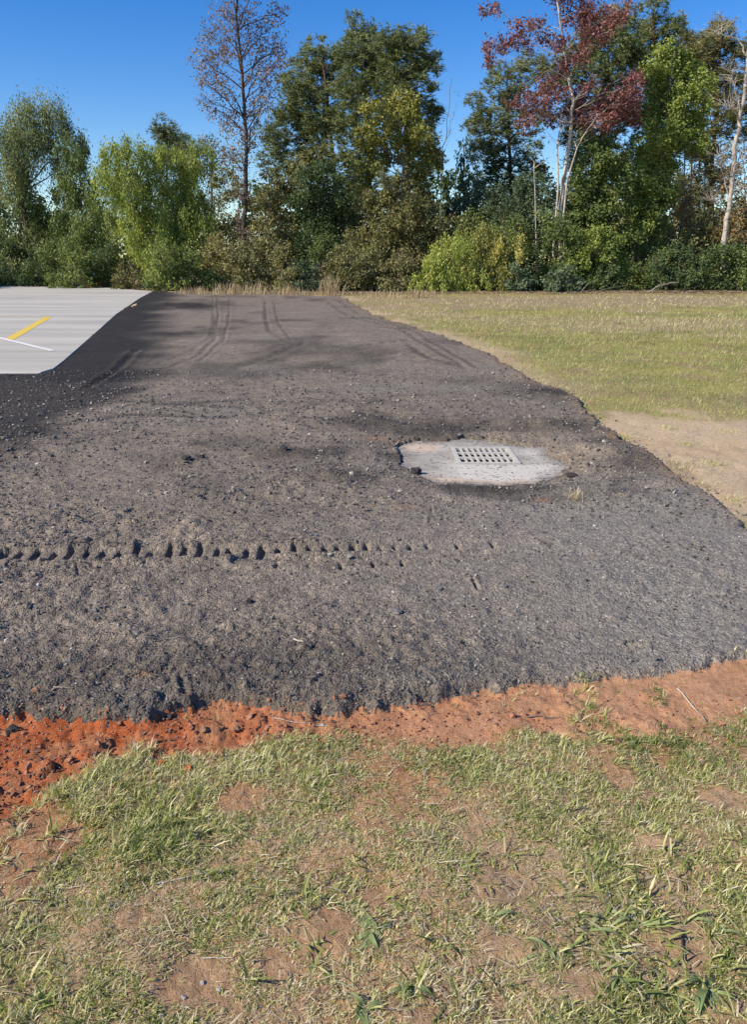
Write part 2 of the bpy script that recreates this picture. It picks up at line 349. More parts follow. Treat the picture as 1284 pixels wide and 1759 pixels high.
def plain(name, c, rough=.8, var=.25, scale=20, spec=.2, bumpd=.004):
    m = N(name, rough, spec); c = np.array(c)
    m.col(m.ramp(m.noise(scale, 6, .7), [(.3, tuple(c * (1 - var))), (.7, tuple(np.minimum(c * (1 + var), 1)))])); m.nrm(m.bump(m.noise(scale * 3, 4, .7), .5, bumpd)); return m.m
def leaf_mat(name, stops, trans=.30, rough=.55, spec=.25):
    """colour by the per-leaf random attribute"""
    m = N(name, rough, spec); c = m.ramp(m.attr('rnd'), stops); m.col(c)
    tr = m.n('ShaderNodeBsdfTranslucent'); m.l(m.mix(1, c, (1.25, 1.2, .7), 'MULTIPLY'), tr.inputs['Color'])
    mx = m.n('ShaderNodeMixShader'); mx.inputs[0].default_value = trans
    m.l(m.b.outputs[0], mx.inputs[1]); m.l(tr.outputs[0], mx.inputs[2]); m.l(mx.outputs[0], m.t.nodes['Material Output'].inputs['Surface'])
    return m.m
def bark(name, c, var=.35, lich=None):
    m = N(name, .9, .1); c = np.array(c)
    mp = m.n('ShaderNodeMapping'); m.l(m.pos(), mp.inputs['Vector']); mp.inputs['Scale'].default_value = (1, 1, .25)
    a = m.noise(9, 6, .75, mp.outputs[0]); cc = m.ramp(a, [(.3, tuple(c * (1 - var))), (.7, tuple(np.minimum(c * (1 + var), .9)))])
    if lich is not None: cc = m.mix(m.maprange(m.noise(2.5, 4, .7), .5, .6), cc, lich)
    m.col(cc); m.nrm(m.bump(a, .8, .03)); return m.m
M_ASPH = mat_asphalt(); M_SOIL = mat_soil(); M_CONC = mat_concrete(tone=.74)

# ------------------------------------------------------------------ ground sheets
def build_ground():
    vs = np.concatenate([np.arange(1880, 1440, -4.2), np.arange(1440, 990, -2.4), np.arange(990, 922, -1.1), np.arange(922, 470, -2.4), np.arange(470, 462, -1.0)])
    ys = np.array([G(CX, v)[1] for v in vs]); ys = np.concatenate([[-400, -60, -12, -4, -1.5, -.4, .2, .6, .85], ys[ys > .95], [200, 300, 450, 700]])
    s = np.concatenate([np.arange(-.60, .6001, 2.45 / F)]); g_ = .60 + .01 * (1.55 ** np.arange(1, 26) - 1) / .55 * .55
    s = np.concatenate([-g_[::-1], s, g_]); wY = np.maximum(ys * cp + CAMH * sp, 1.3)
    X = s[None, :] * wY[:, None]; X = np.clip(X, -900, 900); Y = np.repeat(ys[:, None], len(s), 1)
    dY = np.gradient(ys); SP = np.maximum(np.abs(dY)[:, None] * .8, np.gradient(X, axis=1)); SP = np.maximum(SP, .0036 * Y.clip(0))
    x = X.ravel(); y = Y.ravel(); spc = SP.ravel(); z = height(x, y, spc); ny, nx = X.shape
    a, k = masks(x, y); hc = sd_poly(x, y, CONC); hl = sd_hole(x, y)
    z = np.where(hc > .05, -.25, z)
    idx = np.arange(ny * nx).reshape(ny, nx); q = np.stack([idx[:-1, :-1], idx[:-1, 1:], idx[1:, 1:], idx[1:, :-1]], -1).reshape(-1, 4)
    fa = a[q].mean(1); fh = hl[q].mean(1); fc = hc[q].mean(1)
    isA = fa > 0; drop = (fh > .03) | (isA & (fc > .3))
    V = np.stack([x, y, z], 1)
    def sub(name, sel, mat, attrs, smooth=True):
        qq = q[sel]; u, inv = np.unique(qq, return_inverse=True); qq = inv.reshape(-1, 4)
        me = mesh(name, V[u], qq, smooth=smooth, mats=[mat], attrs={k_: ('POINT', v[u]) for k_, v in attrs.items()})
        return obj(name, me, kind='structure')
    dist = np.hypot(x, y)
    # fresh, coarse, dark millings: beside the slab, round the drain and in ragged patches
    rc = -hc; fresh = ss(2.3, .8, rc + .9 * fbm(x * .8, y * .8, 101, 4)) * ss(9, 10.5, y)
    fl = GP([(0, 645), (120, 650), (250, 668), (210, 705), (120, 725), (80, 770), (0, 800)]); fl = np.vstack([fl, [(-9, 6.5), (-9, 12)]])
    fresh = np.maximum(fresh, ss(-.15, .3, sd_poly(x, y, fl) + .3 * fbm(x * 1.5, y * 1.5, 103, 4)) * .9)
    for u, v, r, st in [(300, 528, 2.4, 1.), (270, 578, 1.3, .9), (430, 645, .7, .6), (350, 770, .25, .5), (480, 795, .25, .6), (545, 790, .3, .65), (590, 830, .3, .6), (640, 735, .5, .7), (700, 748, .3, .7), (760, 742, .5, .8), (850, 846, .25, .9), (780, 842, .2, .8), (920, 842, .2, .8), (960, 745, .5, .6), (1010, 860, .35, .4), (950, 682, .4, .95), (1050, 770, .35, .6), (1110, 815, .35, .6), (680, 790, .15, .5), (1070, 840, .2, .4), (330, 806, .12, .6), (560, 985, .08, .4)]:
        cx_, cy_ = G(u, v); fresh = np.maximum(fresh, st * ss(1.2, .2, np.sqrt(((x - cx_) / 1.2) ** 2 + (y - cy_) ** 2) / r + .5 * fbm(x * 3 / r ** .5, y * 3 / r ** .5, 105, 4)))
    for P_, w_, d_ in RUTS:
        dl = d_line(x, y, P_) + .5 * w_ * fbm(x / w_ * .5, y / w_ * .5, 92, 4); fresh = np.maximum(fresh, .6 * ss(w_ * 1.3, w_ * .3, dl) * ss(-.5, .2, fbm(x * .9, y * .6, 94, 3)) * (P_[:, 1].min() > 4.5))
    fresh = np.maximum(fresh, .55 * ss(.05, .5, fbm(x * .8, y * .5, 107, 5)) * ss(4.6, 6, y))
    fresh = np.maximum(fresh, .5 * ss(.35, -.1, y - np.interp(x, [-1.4, -.2, 1, 1.6], [2.85, 2.95, 2.9, 2.8])) * ss(1.5, -.5, x))
    dirt = .75 * ss(.22, -.02, a + .12 * fbm(x * 5, y * 5, 106, 4)) * ss(4, 5, y) * ss(.6, 1.6, x) * ss(16, 12, y) + .6 * ss(.35, .0, a) * ss(16, 22, y) * ss(-3, -1, x) + .5 * ss(.06, 0., a) * ss(.2, 1, x)
    dirt = np.maximum(dirt, .18 * ss(.12, .02, np.abs(hl + .06)) * ss(-.2, .5, fbm(x * 4, y * 4, 109, 3)))
    for u, v, r in [(700, 880, .06), (935, 862, .06), (650, 762, .12), (500, 1250, .1), (255, 1178, .03), (1060, 870, .05)]:
        cx_, cy_ = G(u, v); dirt = np.maximum(dirt, .8 * ss(1.2, .3, np.sqrt(((x - cx_) / 2) ** 2 + (y - cy_) ** 2) / r + .5 * fbm(x * 12, y * 12, 111, 3)))
    sub('asphalt_pavement', isA & ~drop, M_ASPH, dict(fresh=np.clip(fresh, 0, 1), dirt=np.clip(dirt, 0, 1), dusty=np.clip(.55 * ss(-.8, 1.6, x + .5 * fbm(x * 1.3, y * 1.3, 160, 4)) * ss(5.9, 4.6, y - .15 * x) + .22 * ss(.1, .5, fbm(x * .6, y * .6, 161, 4)), 0, 1) * (1 - .8 * np.clip(fresh, 0, 1))))
    clay = ss(-.03, .06, k + .05 * fbm(x * 14, y * 14, 113, 4)) * (1 - .55 * ss(.1, .5, fbm(x * 7, y * 9, 114, 4))); sat = np.clip(ss(1.0, -1.2, x) + .25 * fbm(x * 5, y * 5, 115, 3), 0, 1)
    turf = ss(3.5, 6, dist) * (1 - ss(-.3, .3, sd_poly(x, y, SOIL) + .6 * fbm(x * .9, y * .9, 117, 5) + .7 * fbm(x * 2.6, y * 2.1, 118, 5)))
    turf = turf * (1 - .8 * ss(.9, .1, -a + .5 * fbm(x * .7, y * .7, 119, 4)) * ss(9, 12, y) * ss(.35, -.1, fbm(x * .5, y * .5, 120, 3)))
    brown = ss(.05, .45, fbm(x * .22, y * .33, 121, 5)) * .85
    for u, v, rx, ry, st in [(840, 670, 2.6, .9, .8), (900, 548, 5, 2.5, .5), (1150, 560, 6, 3.5, .65), (1000, 520, 16, 4, .7), (1250, 690, 1.5, .7, .6), (700, 540, 2.5, 3, .6), (1070, 660, 1, .6, .5), (1100, 514, 22, 3.5, .8)]:
        cx_, cy_ = G(u, v); brown = np.maximum(brown, st * ss(1.3, .3, np.hypot((x - cx_) / rx, (y - cy_) / ry) + .6 * fbm(x * .8, y * .8, 123, 4)))
    warm = np.clip(.25 + .6 * fbm(x * 1.1, y * 1.1, 125, 4) + .7 * ss(-.45, -.05, k), 0, 1); warm = np.where(dist > 4.5, np.clip(.0 + .9 * fbm(x, y, 127, 3), 0, .6), warm)
    woods = ss(46, 50, y); brown = np.maximum(brown, woods * .9)
    sub('lawn_ground', ~isA & ~(fc > .3), M_SOIL, dict(clay=clay, sat=sat, turf=turf, brown=np.clip(brown, 0, 1), warm=warm, tan=ss(4, 4.8, dist) * np.clip(.85 + .4 * fbm(x * 2, y * 2, 129, 3), 0, 1)))
build_ground()
def gz(x, y, s=.02): return height(np.atleast_1d(x), np.atleast_1d(y), s)

# concrete parking slab: four poured bays butted with recessed joints
def build_slab():
    P = CONC; holder = obj('concrete_pavement', None, kind='structure'); TOP = .045
    def clip(P, n, d):               # keep n.p >= d
        out = []
        for i in range(len(P)):
            a, b = P[i], P[(i + 1) % len(P)]; fa, fb = n @ a - d, n @ b - d
            if fa >= 0: out.append(a)
            if fa * fb < 0: out.append(a + (b - a) * fa / (fa - fb))
        return np.array(out)
    ysj = [-50, 19.6, 28.5, 40.5, 200]
    for i in range(4):
        Q = clip(clip(P, np.array((0., 1.)), ysj[i] + .006), np.array((0., -1.)), -(ysj[i + 1] - .006))
        xsj = [-400, -32, -13.5 - 1.2 * i, 100]
        for j in range(3):
            R = clip(clip(Q, np.array((1., 0.)), xsj[j] + .006), np.array((-1., 0.)), -(xsj[j + 1] - .006))
            if len(R) < 3: continue
            n = len(R); c = R.mean(0); R2 = R + (c - R) / np.maximum(np.linalg.norm(c - R, axis=1, keepdims=True), 1e-6) * .012
            V = np.vstack([np.c_[R2, np.full(n, TOP)], np.c_[R, np.full(n, TOP - .012)], np.c_[R, np.full(n, -.2)]])
            me = bpy.data.meshes.new('concrete_slab'); Fc = [list(range(n))]
            ar = sum(R[i_][0] * R[(i_ + 1) % n][1] - R[(i_ + 1) % n][0] * R[i_][1] for i_ in range(n))
            if ar < 0: Fc = [Fc[0][::-1]]
            for q in range(n):
                w = (q + 1) % n
                for b in (0, n): f_ = [b + q, b + w, b + n + w, b + n + q]; Fc.append(f_ if ar < 0 else f_[::-1])
            me.from_pydata(V.tolist(), [], Fc); me.materials.append(M_CONC); obj('concrete_slab', me, holder)
    return TOP
TOP = build_slab()
def paint(name, c):
    m = N(name, .75, .2); k = m.ramp(m.noise(3, 5, .7), [(.3, tuple(np.array(c) * .85)), (.7, c)])
    m.col(m.mix(m.maprange(m.noise(26, 7, .85), .56, .66), k, (.42, .395, .34))); return m.m
M_YEL = paint('yellow_paint', (.74, .52, .08)); M_WHT = paint('white_paint', (.76, .75, .72))
def stripe(name, mat, a, b, w, z=.004):
    a = np.array(a); b = np.array(b); d = b - a; L = np.linalg.norm(d); d /= L; n = np.array((-d[1], d[0])) * w / 2
    k = max(2, int(L / .15)); r = np.random.RandomState(int(L * 100)); V = []
    for i in range(k + 1):
        p = a + d * L * i / k; e = r.uniform(-.006, .006, 2); V += [(*(p + n * (1 + e[0] / w)), TOP + z), (*(p - n * (1 + e[1] / w)), TOP + z)]
    Fc = np.array([(2 * i, 2 * i + 1, 2 * i + 3, 2 * i + 2) for i in range(k)]); obj(name, mesh(name, V, Fc, mats=[mat]), kind='structure')
hT = CAMH - TOP
ye = np.array(G(82, 545, hT)); ys_ = np.array(G(16, 583, hT))
stripe('yellow_line', M_YEL, ye + (ye - ys_) / 8 * .05, ys_ - (ye - ys_) * .02, .21, .004)
stripe('yellow_line', M_YEL, ye + np.array((.05, .12)), ye + np.array((-12, .5)), .12, .006)
stripe('white_line', M_WHT, G(90, 603, hT), np.array(G(0, 581, hT)) + (np.array(G(0, 581, hT)) - np.array(G(90, 603, hT))) * 2.2, .11, .008)
for u0, v0, u1 in ((0, 527, 120),):
    stripe('white_line', M_WHT, G(u1, v0, hT), np.array(G(u0, v0 - 1, hT)) + np.array((-8, 0)), .14)

# ------------------------------------------------------------------ storm drain
def build_drain():
    rz = -.02; x0, x1, y0, y1 = .70, 1.235, 6.27, 6.87; zt = -.008
    t = empty('storm_drain', (.97, 6.57, -.8), 'concrete storm drain inlet with slotted metal grate sunk into the asphalt', 'drain')
    M = mat_drainslab(); off = np.array(t.location)
    # apron: fine grid with a hole so dust tints can vary
    gx = np.unique(np.r_[np.linspace(-.05, x0, 40), np.linspace(x0, x1, 30), np.linspace(x1, 1.85, 34)]); gy = np.unique(np.r_[np.linspace(5.3, y0, 45), np.linspace(y0, y1, 30), np.linspace(y1, 7.45, 30)])
    X, Y = np.meshgrid(gx, gy); Z = zt + .004 * fbm(X * 5, Y * 5, 3, 4)
    inside = (X >= x0 - 1e-6) & (X <= x1 + 1e-6) & (Y >= y0 - 1e-6) & (Y <= y1 + 1e-6)
    rim = inside; Z[rim] = zt
    white = ss(.66, .74, X + .1 * (Y - 5.9)) * ss(6.3, 6.22, Y) + ss(.1, .5, fbm(X * 3, Y * 3, 5, 4)) * .5 + ss(1.2, 1.45, X) * .55
    orange = ss(.16, .03, Y - 5.68 - np.where(X < .66, .22 * (.66 - X) * 2, 0) + .10 * fbm(X * 5, Y * 5, 6, 4)) * ss(1.35, 1.1, X) + .8 * ss(.28, .12, np.hypot(X - .42, (Y - 6.95) * .8) + .06 * fbm(X * 9, Y * 9, 8, 3)) + .35 * ss(.1, .0, sd_hole(X, Y))
    nx = len(gx); idx = np.arange(X.size).reshape(X.shape); q = np.stack([idx[:-1, :-1], idx[:-1, 1:], idx[1:, 1:], idx[1:, :-1]], -1).reshape(-1, 4)
    fx = X.ravel()[q].mean(1); fy = Y.ravel()[q].mean(1); q = q[~((fx > x0) & (fx < x1) & (fy > y0) & (fy < y1))]
    V = np.stack([X.ravel(), Y.ravel(), Z.ravel()], 1) - off
    obj('concrete_apron', mesh('concrete_apron', V, q, True, dict(white=('POINT', np.clip(white, 0, 1)), orange=('POINT', np.clip(orange, 0, 1)), dust=('POINT', np.clip(.9 * ss(.16, -.02, sd_hole(X, Y) + .05 * fbm(X * 14, Y * 14, 12, 3)) + .6 * ss(.05, .45, fbm(X * 4, Y * 7, 13, 4)) * ss(1.2, 1.4, X) + .25 * ss(.1, .5, fbm(X * 6, Y * 6, 14, 4)), 0, 1))), [M]), t)
    b = -.78; ox, oy, oz = off
    P = lambda x, y, z: (x - ox, y - oy, z - oz)
    obj('shaft', quadmesh('shaft', [[P(x0, y0, zt), P(x1, y0, zt), P(x1, y0, b), P(x0, y0, b)], [P(x1, y0, zt), P(x1, y1, zt), P(x1, y1, b), P(x1, y0, b)], [P(x1, y1, zt), P(x0, y1, zt), P(x0, y1, b), P(x1, y1, b)], [P(x0, y1, zt), P(x0, y0, zt), P(x0, y0, b), P(x0, y1, b)], [P(x0, y0, b), P(x1, y0, b), P(x1, y1, b), P(x0, y1, b)]], [plain('shaft_concrete', (.03, .027, .024))]), t)
    g = obj('grate', None, t); MI = plain('grate_iron', (.50, .47, .41), .6, .25, 30, .4); top = zt + .012; lo = zt - .03; e = .004
    X0, X1, Y0, Y1 = x0 + .003, x1 - .003, y0 + .003, y1 - .003; fw = .035
    B = lambda bs: [(a - ox, b_ - oy, c - oz, d - ox, e_ - oy, f_ - oz) for a, b_, c, d, e_, f_ in bs]
    obj('frame', boxes('frame', B([(X0, Y0, lo, X1, Y0 + fw, top), (X0, Y1 - fw, lo, X1, Y1, top), (X0, Y0 + fw, lo, X0 + fw, Y1 - fw, top), (X1 - fw, Y0 + fw, lo, X1, Y1 - fw, top)]), [MI]), g)
    hy = (Y1 - Y0 - 2 * fw)
    for i in (1, 2):
        yc = Y0 + fw + hy * i / 3; obj('cross_bar', boxes('cross_bar', B([(X0 + fw, yc - .020, top - .02, X1 - fw, yc + .020, top - .003)]), [MI]), g)
    n = 9; hx = X1 - X0 - 2 * fw; me = None
    for i in range(1, n):
        xc = X0 + fw + hx * i / n
        if me is None: me = boxes('bar', [(-.009, Y0 + fw - oy, top - .018 - oz, .009, Y1 - fw - oy, top - .004 - oz)], [MI])
        obj('bar', me, g, loc=(xc - ox, 0, 0))
build_drain()

# ------------------------------------------------------------------ loose stones (uncountable) and single clods
ICO = None
def ico():
    global ICO
    if ICO is None:
        import bmesh
        bm = bmesh.new(); bmesh.ops.create_icosphere(bm, subdivisions=1, radius=1); V = np.array([v.co[:] for v in bm.verts]); Fc = np.array([[v.index for v in f.verts] for f in bm.faces]); bm.free(); ICO = (V, Fc)
    return ICO
OCT = (np.array([(1, 0, 0), (0, 1, 0), (-1, 0, 0), (0, -1, 0), (0, 0, 1), (0, 0, -1)], float), np.array([(0, 1, 4), (1, 2, 4), (2, 3, 4), (3, 0, 4), (1, 0, 5), (2, 1, 5), (3, 2, 5), (0, 3, 5)]))
def rotm(r, n):
    q = r.normal(size=(n, 4)); q /= np.linalg.norm(q, axis=1, keepdims=True); a, b, c, d = q.T
    return np.stack([1 - 2 * (c * c + d * d), 2 * (b * c - a * d), 2 * (b * d + a * c), 2 * (b * c + a * d), 1 - 2 * (b * b + d * d), 2 * (c * d - a * b), 2 * (b * d - a * c), 2 * (c * d + a * b), 1 - 2 * (b * b + c * c)], 1).reshape(n, 3, 3)
def stones(name, x, y, size, rnd, mat, r, sink=.35, base=OCT):
    n = len(x); B, Fc = base; z = gz(x, y, .02)
    V = B[None] * r.uniform(.72, 1.25, (n, len(B), 1)) * np.stack([size * r.uniform(.7, 1.3, n), size * r.uniform(.6, 1.1, n), size * r.uniform(.5, .9, n)], 1)[:, None]
    V = np.einsum('nij,nkj->nki', rotm(r, n), V); V[..., 2] *= .8; V += np.stack([x, y, z + size * sink], 1)[:, None]
    Fa = (Fc[None] + (np.arange(n) * len(B))[:, None, None]).reshape(-1, 3)
    me = mesh(name, V.reshape(-1, 3), Fa, False, dict(rnd=('FACE', np.repeat(rnd, len(Fc)))), [mat]); return obj(name, me, kind='stuff')
def rnd_stone_mat(name, stops):
    m = N(name, .85, .25); m.col(m.mix(.25, m.ramp(m.attr('rnd'), stops), m.ramp(m.noise(150, 4, .8), [(.3, (.04, .04, .04)), (.7, (.3, .28, .26))]))); m.nrm(m.bump(m.noise(200, 4, .7), .5, .003)); return m.m
def scatter_stones():
    r = np.random.RandomState(11)
    n = 64000
    # even by distance in the near field (density falls with distance)
    v = r.uniform(640, 1290, n); u = r.uniform(-120, 1400, n); P = np.array([G(a, b) for a, b in zip(u, v)]); x, y = P.T
    a, k = masks(x, y); hl = sd_hole(x, y); rg = fbm(x * 1.1, y * 1.1, 5, 3)
    dist = np.hypot(x, y)
    keep = (a > -.02 - .35 * r.rand(n) ** 3 * (y > 4)) & (sd_poly(x, y, CONC) < -.05) & (r.rand(n) < np.clip(.75 + .7 * rg, .15, 1)) & ((hl < -.0) | (r.rand(n) < .02 + .8 * ss(.12, .0, hl) + .25 * ss(1.15, 1.4, x))) & (d_line(x, y, TR1) > .09 * (x < .9))
    keep &= (r.rand(n) < 1 - .6 * ss(.4, 1.6, x) * ss(5.2, 4.4, y))
    x, y, dist, hlk = x[keep], y[keep], dist[keep], hl[keep]
    size = np.exp(r.normal(np.log(.0042), .42, len(x))) * np.clip(dist / 3.2, .85, 2.6)
    size = np.minimum(size, .03); inh = hlk > 0
    m = rnd_stone_mat('loose_gravel', [(0, (.05, .045, .040)), (.45, (.13, .115, .098)), (.85, (.22, .195, .165)), (.95, (.44, .39, .34)), (1, (.6, .55, .47))])
    stones('loose_gravel', x, y, size, r.rand(len(x)) ** 1.1, m, r)
    n = 900; q = np.array(TR1[1:]); t_ = r.rand(n); i_ = r.randint(0, len(q) - 3, n); px = q[i_, 0] + (q[i_ + 1, 0] - q[i_, 0]) * t_; py = q[i_, 1] + (q[i_ + 1, 1] - q[i_, 1]) * t_ + r.choice([-1, 1], n) * r.uniform(.09, .15, n)
    stones('tyre_print_crumbs', px, py, np.exp(r.normal(np.log(.0055), .4, n)), r.rand(n) * .8, m, r)
    # crumbs of clay and millings along the torn edge
    n = 9000; v = r.uniform(1190, 1420, n); u = r.uniform(-150, 1400, n); x, y = np.array([G(a, b) for a, b in zip(u, v)]).T; a, k = masks(x, y)
    keep = (k > -.04) & (a < .05) & (r.rand(n) < .25 + .75 * ss(.8, -1, x)); x, y, a = x[keep], y[keep], a[keep]
    size = np.exp(r.normal(np.log(.0048), .5, len(x))); size = np.minimum(size, .017)
    mc = rnd_stone_mat('clay_crumbs', [(0, (.15, .05, .025)), (.5, (.32, .11, .045)), (.8, (.46, .19, .09)), (.9, (.45, .3, .18)), (1, (.10, .09, .08))])
    stones('clay_crumbs', x, y, size, np.clip(r.rand(len(x)) * .85 + .4 * ss(.0, .03, a) + .0, 0, 1), mc, r, .3)
scatter_stones()
def clod_mesh(name, seed, mat, R, flat=.7, sub=3, jag=.6):
    import bmesh
    bm = bmesh.new(); bmesh.ops.create_icosphere(bm, subdivisions=sub, radius=1); V = np.array([v.co[:] for v in bm.verts]); Fc = np.array([[v.index for v in f.verts] for f in bm.faces]); bm.free()
    d = 1 + jag * fbm(V[:, 0] * 1.3 + seed * 3.7 + V[:, 2], V[:, 1] * 1.3 - seed + V[:, 2] * .7, seed, 4) + .10 * vn(V[:, 0] * 6 + V[:, 2] * 3, V[:, 1] * 6 + V[:, 2] * 5, seed + 9)
    V = V * d[:, None] * R; V[:, 2] *= flat; return mesh(name, V, Fc, False, None, [mat])
M_CL_D = plain('dark_clod', (.05, .046, .045), .9, .4, 60); M_CL_G = plain('grey_rubble', (.17, .155, .14), .9, .3, 60); M_CL_P = plain('pale_stone', (.33, .30, .26), .85, .2, 50); M_CL_O = plain('orange_clay', (.42, .13, .045), .95, .25, 50); M_CL_B = plain('brown_clod', (.26, .15, .09), .95, .3, 50)
CLODS = [('asphalt_lump', 714, 813, .052, M_CL_D, 'round dark asphalt lump on the left corner of the pale drain apron', .85),
 ('asphalt_lump', 790, 752, .03, M_CL_G, 'small grey lump just behind the drain apron', .7),
 ('asphalt_lump', 695, 787, .02, M_CL_D, 'little dark lump lying on the apron left of the grate', .7),
 ('asphalt_lump', 322, 806, .055, M_CL_D, 'dark jagged asphalt lump on the open millings far left of the drain', .5),
 ('asphalt_lump', 345, 800, .05, M_CL_D, 'second dark lump right beside the jagged one left of the drain', .5),
 ('asphalt_lump', 488, 790, .05, M_CL_D, 'dark lump in the rough patch midway left of the drain', .6),
 ('asphalt_lump', 566, 735, .04, M_CL_G, 'grey lump on the churned ridge up left of the drain', .6),
 ('asphalt_lump', 982, 823, .06, M_CL_D, 'dark lump at the right tip of the drain apron', .4),
 ('asphalt_lump', 430, 1044, .022, M_CL_D, 'small black lump alone below the tyre print', .8),
 ('pale_stone', 1038, 1003, .014, M_CL_P, 'tiny whitish stone on the smooth right part of the asphalt', .5),
 ('pale_stone', 832, 888, .016, M_CL_P, 'pale stone between the drain and the tyre print', .5),
 ('pale_stone', 568, 966, .02, M_CL_P, 'pale flat stone between the two rows of tyre marks', .5),
 ('rubble_chunk', 680, 1062, .045, M_CL_G, 'flat grey slab chunk below the tyre print at mid picture', .35),
 ('rubble_chunk', 752, 1022, .028, M_CL_G, 'grey chunk beside the churned spot right of the flat slab chunk', .6),
 ('rubble_chunk', 865, 1020, .02, M_CL_G, 'small grey chunk on asphalt below the second tyre row', .6),
 ('rubble_chunk', 238, 1104, .022, M_CL_G, 'grey chunk on the coarse asphalt at left', .6),
 ('clay_clod', 278, 1310, .028, M_CL_O, 'orange clay clod at the grass edge left of its twin', .8),
 ('clay_clod', 322, 1322, .030, M_CL_O, 'orange clay clod with dark cracks pressed into the grass edge', .8),
 ('soil_clod', 170, 1322, .035, M_CL_B, 'brown clod on the red clay near the left grass corner', .7),
 ('soil_clod', 405, 1250, .03, M_CL_B, 'brown clod on the torn asphalt rim above the orange strip', .7),
 ('soil_clod', 352, 1255, .028, M_CL_B, 'brown clod left of the other on the torn asphalt rim', .7),
 ('soil_clod', 555, 1243, .02, M_CL_P, 'pale crumb sitting on the orange clay strip', .6),
 ('soil_clod', 1060, 1275, .028, M_CL_B, 'dark rooty clod at the grass edge right of middle', .7),
 ('soil_clod', 470, 1310, .022, M_CL_B, 'brown clod in grass below the orange strip', .7),
 ('grey_stone', 585, 1305, .017, M_CL_G, 'smooth grey stone at the edge of the grass', .6),
 ('pale_stone', 348, 1684, .013, M_CL_P, 'upper pale pebble in the bare patch at bottom left', .7),
 ('pale_stone', 377, 1698, .013, M_CL_P, 'lower pale pebble in the bare patch at bottom left', .6),
 ('pale_stone', 315, 1712, .013, M_CL_P, 'bluish white pebble in shade of the bottom grass', .7),
 ('pale_stone', 277, 1745, .012, M_CL_P, 'pale pebble at the very bottom of the picture', .7),
 ('dirt_clump', 66, 1205, .03, M_CL_B, 'earthy clump with straw on the asphalt at the left edge', .6),
 ('dirt_clump', 20, 1250, .04, M_CL_D, 'dark clump on the torn rim at the far left edge', .6)]
for i, (nm, u, v, R, mt, lab, fl) in enumerate(CLODS):
    R = R * (.5 if v > 1150 else .8)
    x, y = G(u, v); o = obj(nm, clod_mesh(nm, i + 3, mt, R, fl), loc=(x, y, float(gz(x, y)[0]) + R * fl * .35 if sd_hole(np.array([x]), np.array([y]))[0] < 0.03 else -.035 + R * fl * .5), label=lab, cat='stone' if 'stone' in nm else 'clod'); o.rotation_euler[2] = i * 1.7

# ------------------------------------------------------------------ grass
G_GREEN = leaf_mat('grass_blades', [(0, (.10, .14, .035)), (.28, (.25, .30, .080)), (.48, (.42, .44, .14)), (.64, (.60, .56, .26)), (.82, (.70, .63, .37)), (1, (.78, .70, .47))], .3, .6, .2)
def blades(name, x, y, z, L, w, az, lean, rnd, mat, r, seg=2, curl=.5):
    """curved tapering ribbons; lean = angle from vertical"""
    n = len(x); d = np.stack([np.cos(az), np.sin(az)], 1); s = np.stack([-d[:, 1], d[:, 0]], 1) * w[:, None] / 2
    V = np.zeros((n, 2 * seg + 1, 3)); p = np.stack([x, y, z], 1); ang = lean.copy()
    for i in range(seg + 1):
        t = i / seg
        if i < seg:
            ww = (1 - .25 * t); V[:, 2 * i, :2] = p[:, :2] - s * ww; V[:, 2 * i + 1, :2] = p[:, :2] + s * ww; V[:, 2 * i, 2] = p[:, 2]; V[:, 2 * i + 1, 2] = p[:, 2] + w * .15
            st = L / seg; p = p + np.stack([d[:, 0] * np.sin(ang) * st, d[:, 1] * np.sin(ang) * st, np.cos(ang) * st], 1); ang = ang + curl / seg * r.uniform(.5, 1.5, n)
        else: V[:, 2 * seg] = p
    b = (np.arange(n) * (2 * seg + 1))[:, None]
    quads = np.concatenate([b + np.array([2 * i, 2 * i + 1, 2 * i + 3, 2 * i + 2])[None] for i in range(seg - 1)], 0) if seg > 1 else []
    tris = b + np.array([2 * seg - 2, 2 * seg - 1, 2 * seg])[None]
    fr = np.concatenate([np.tile(rnd, seg - 1), rnd])
    return mesh(name, V.reshape(-1, 3), [quads, tris], True, dict(rnd=('FACE', fr)), [mat])
def bare_mask(x, y):
    b = np.zeros(x.shape)
    for bx, by, rr in BARE: b = np.maximum(b, ss(1.0, .5, np.hypot(x - bx, (y - by) * 1.1) / rr + .45 * fbm(x * 9, y * 9, 131, 3)))
    return b
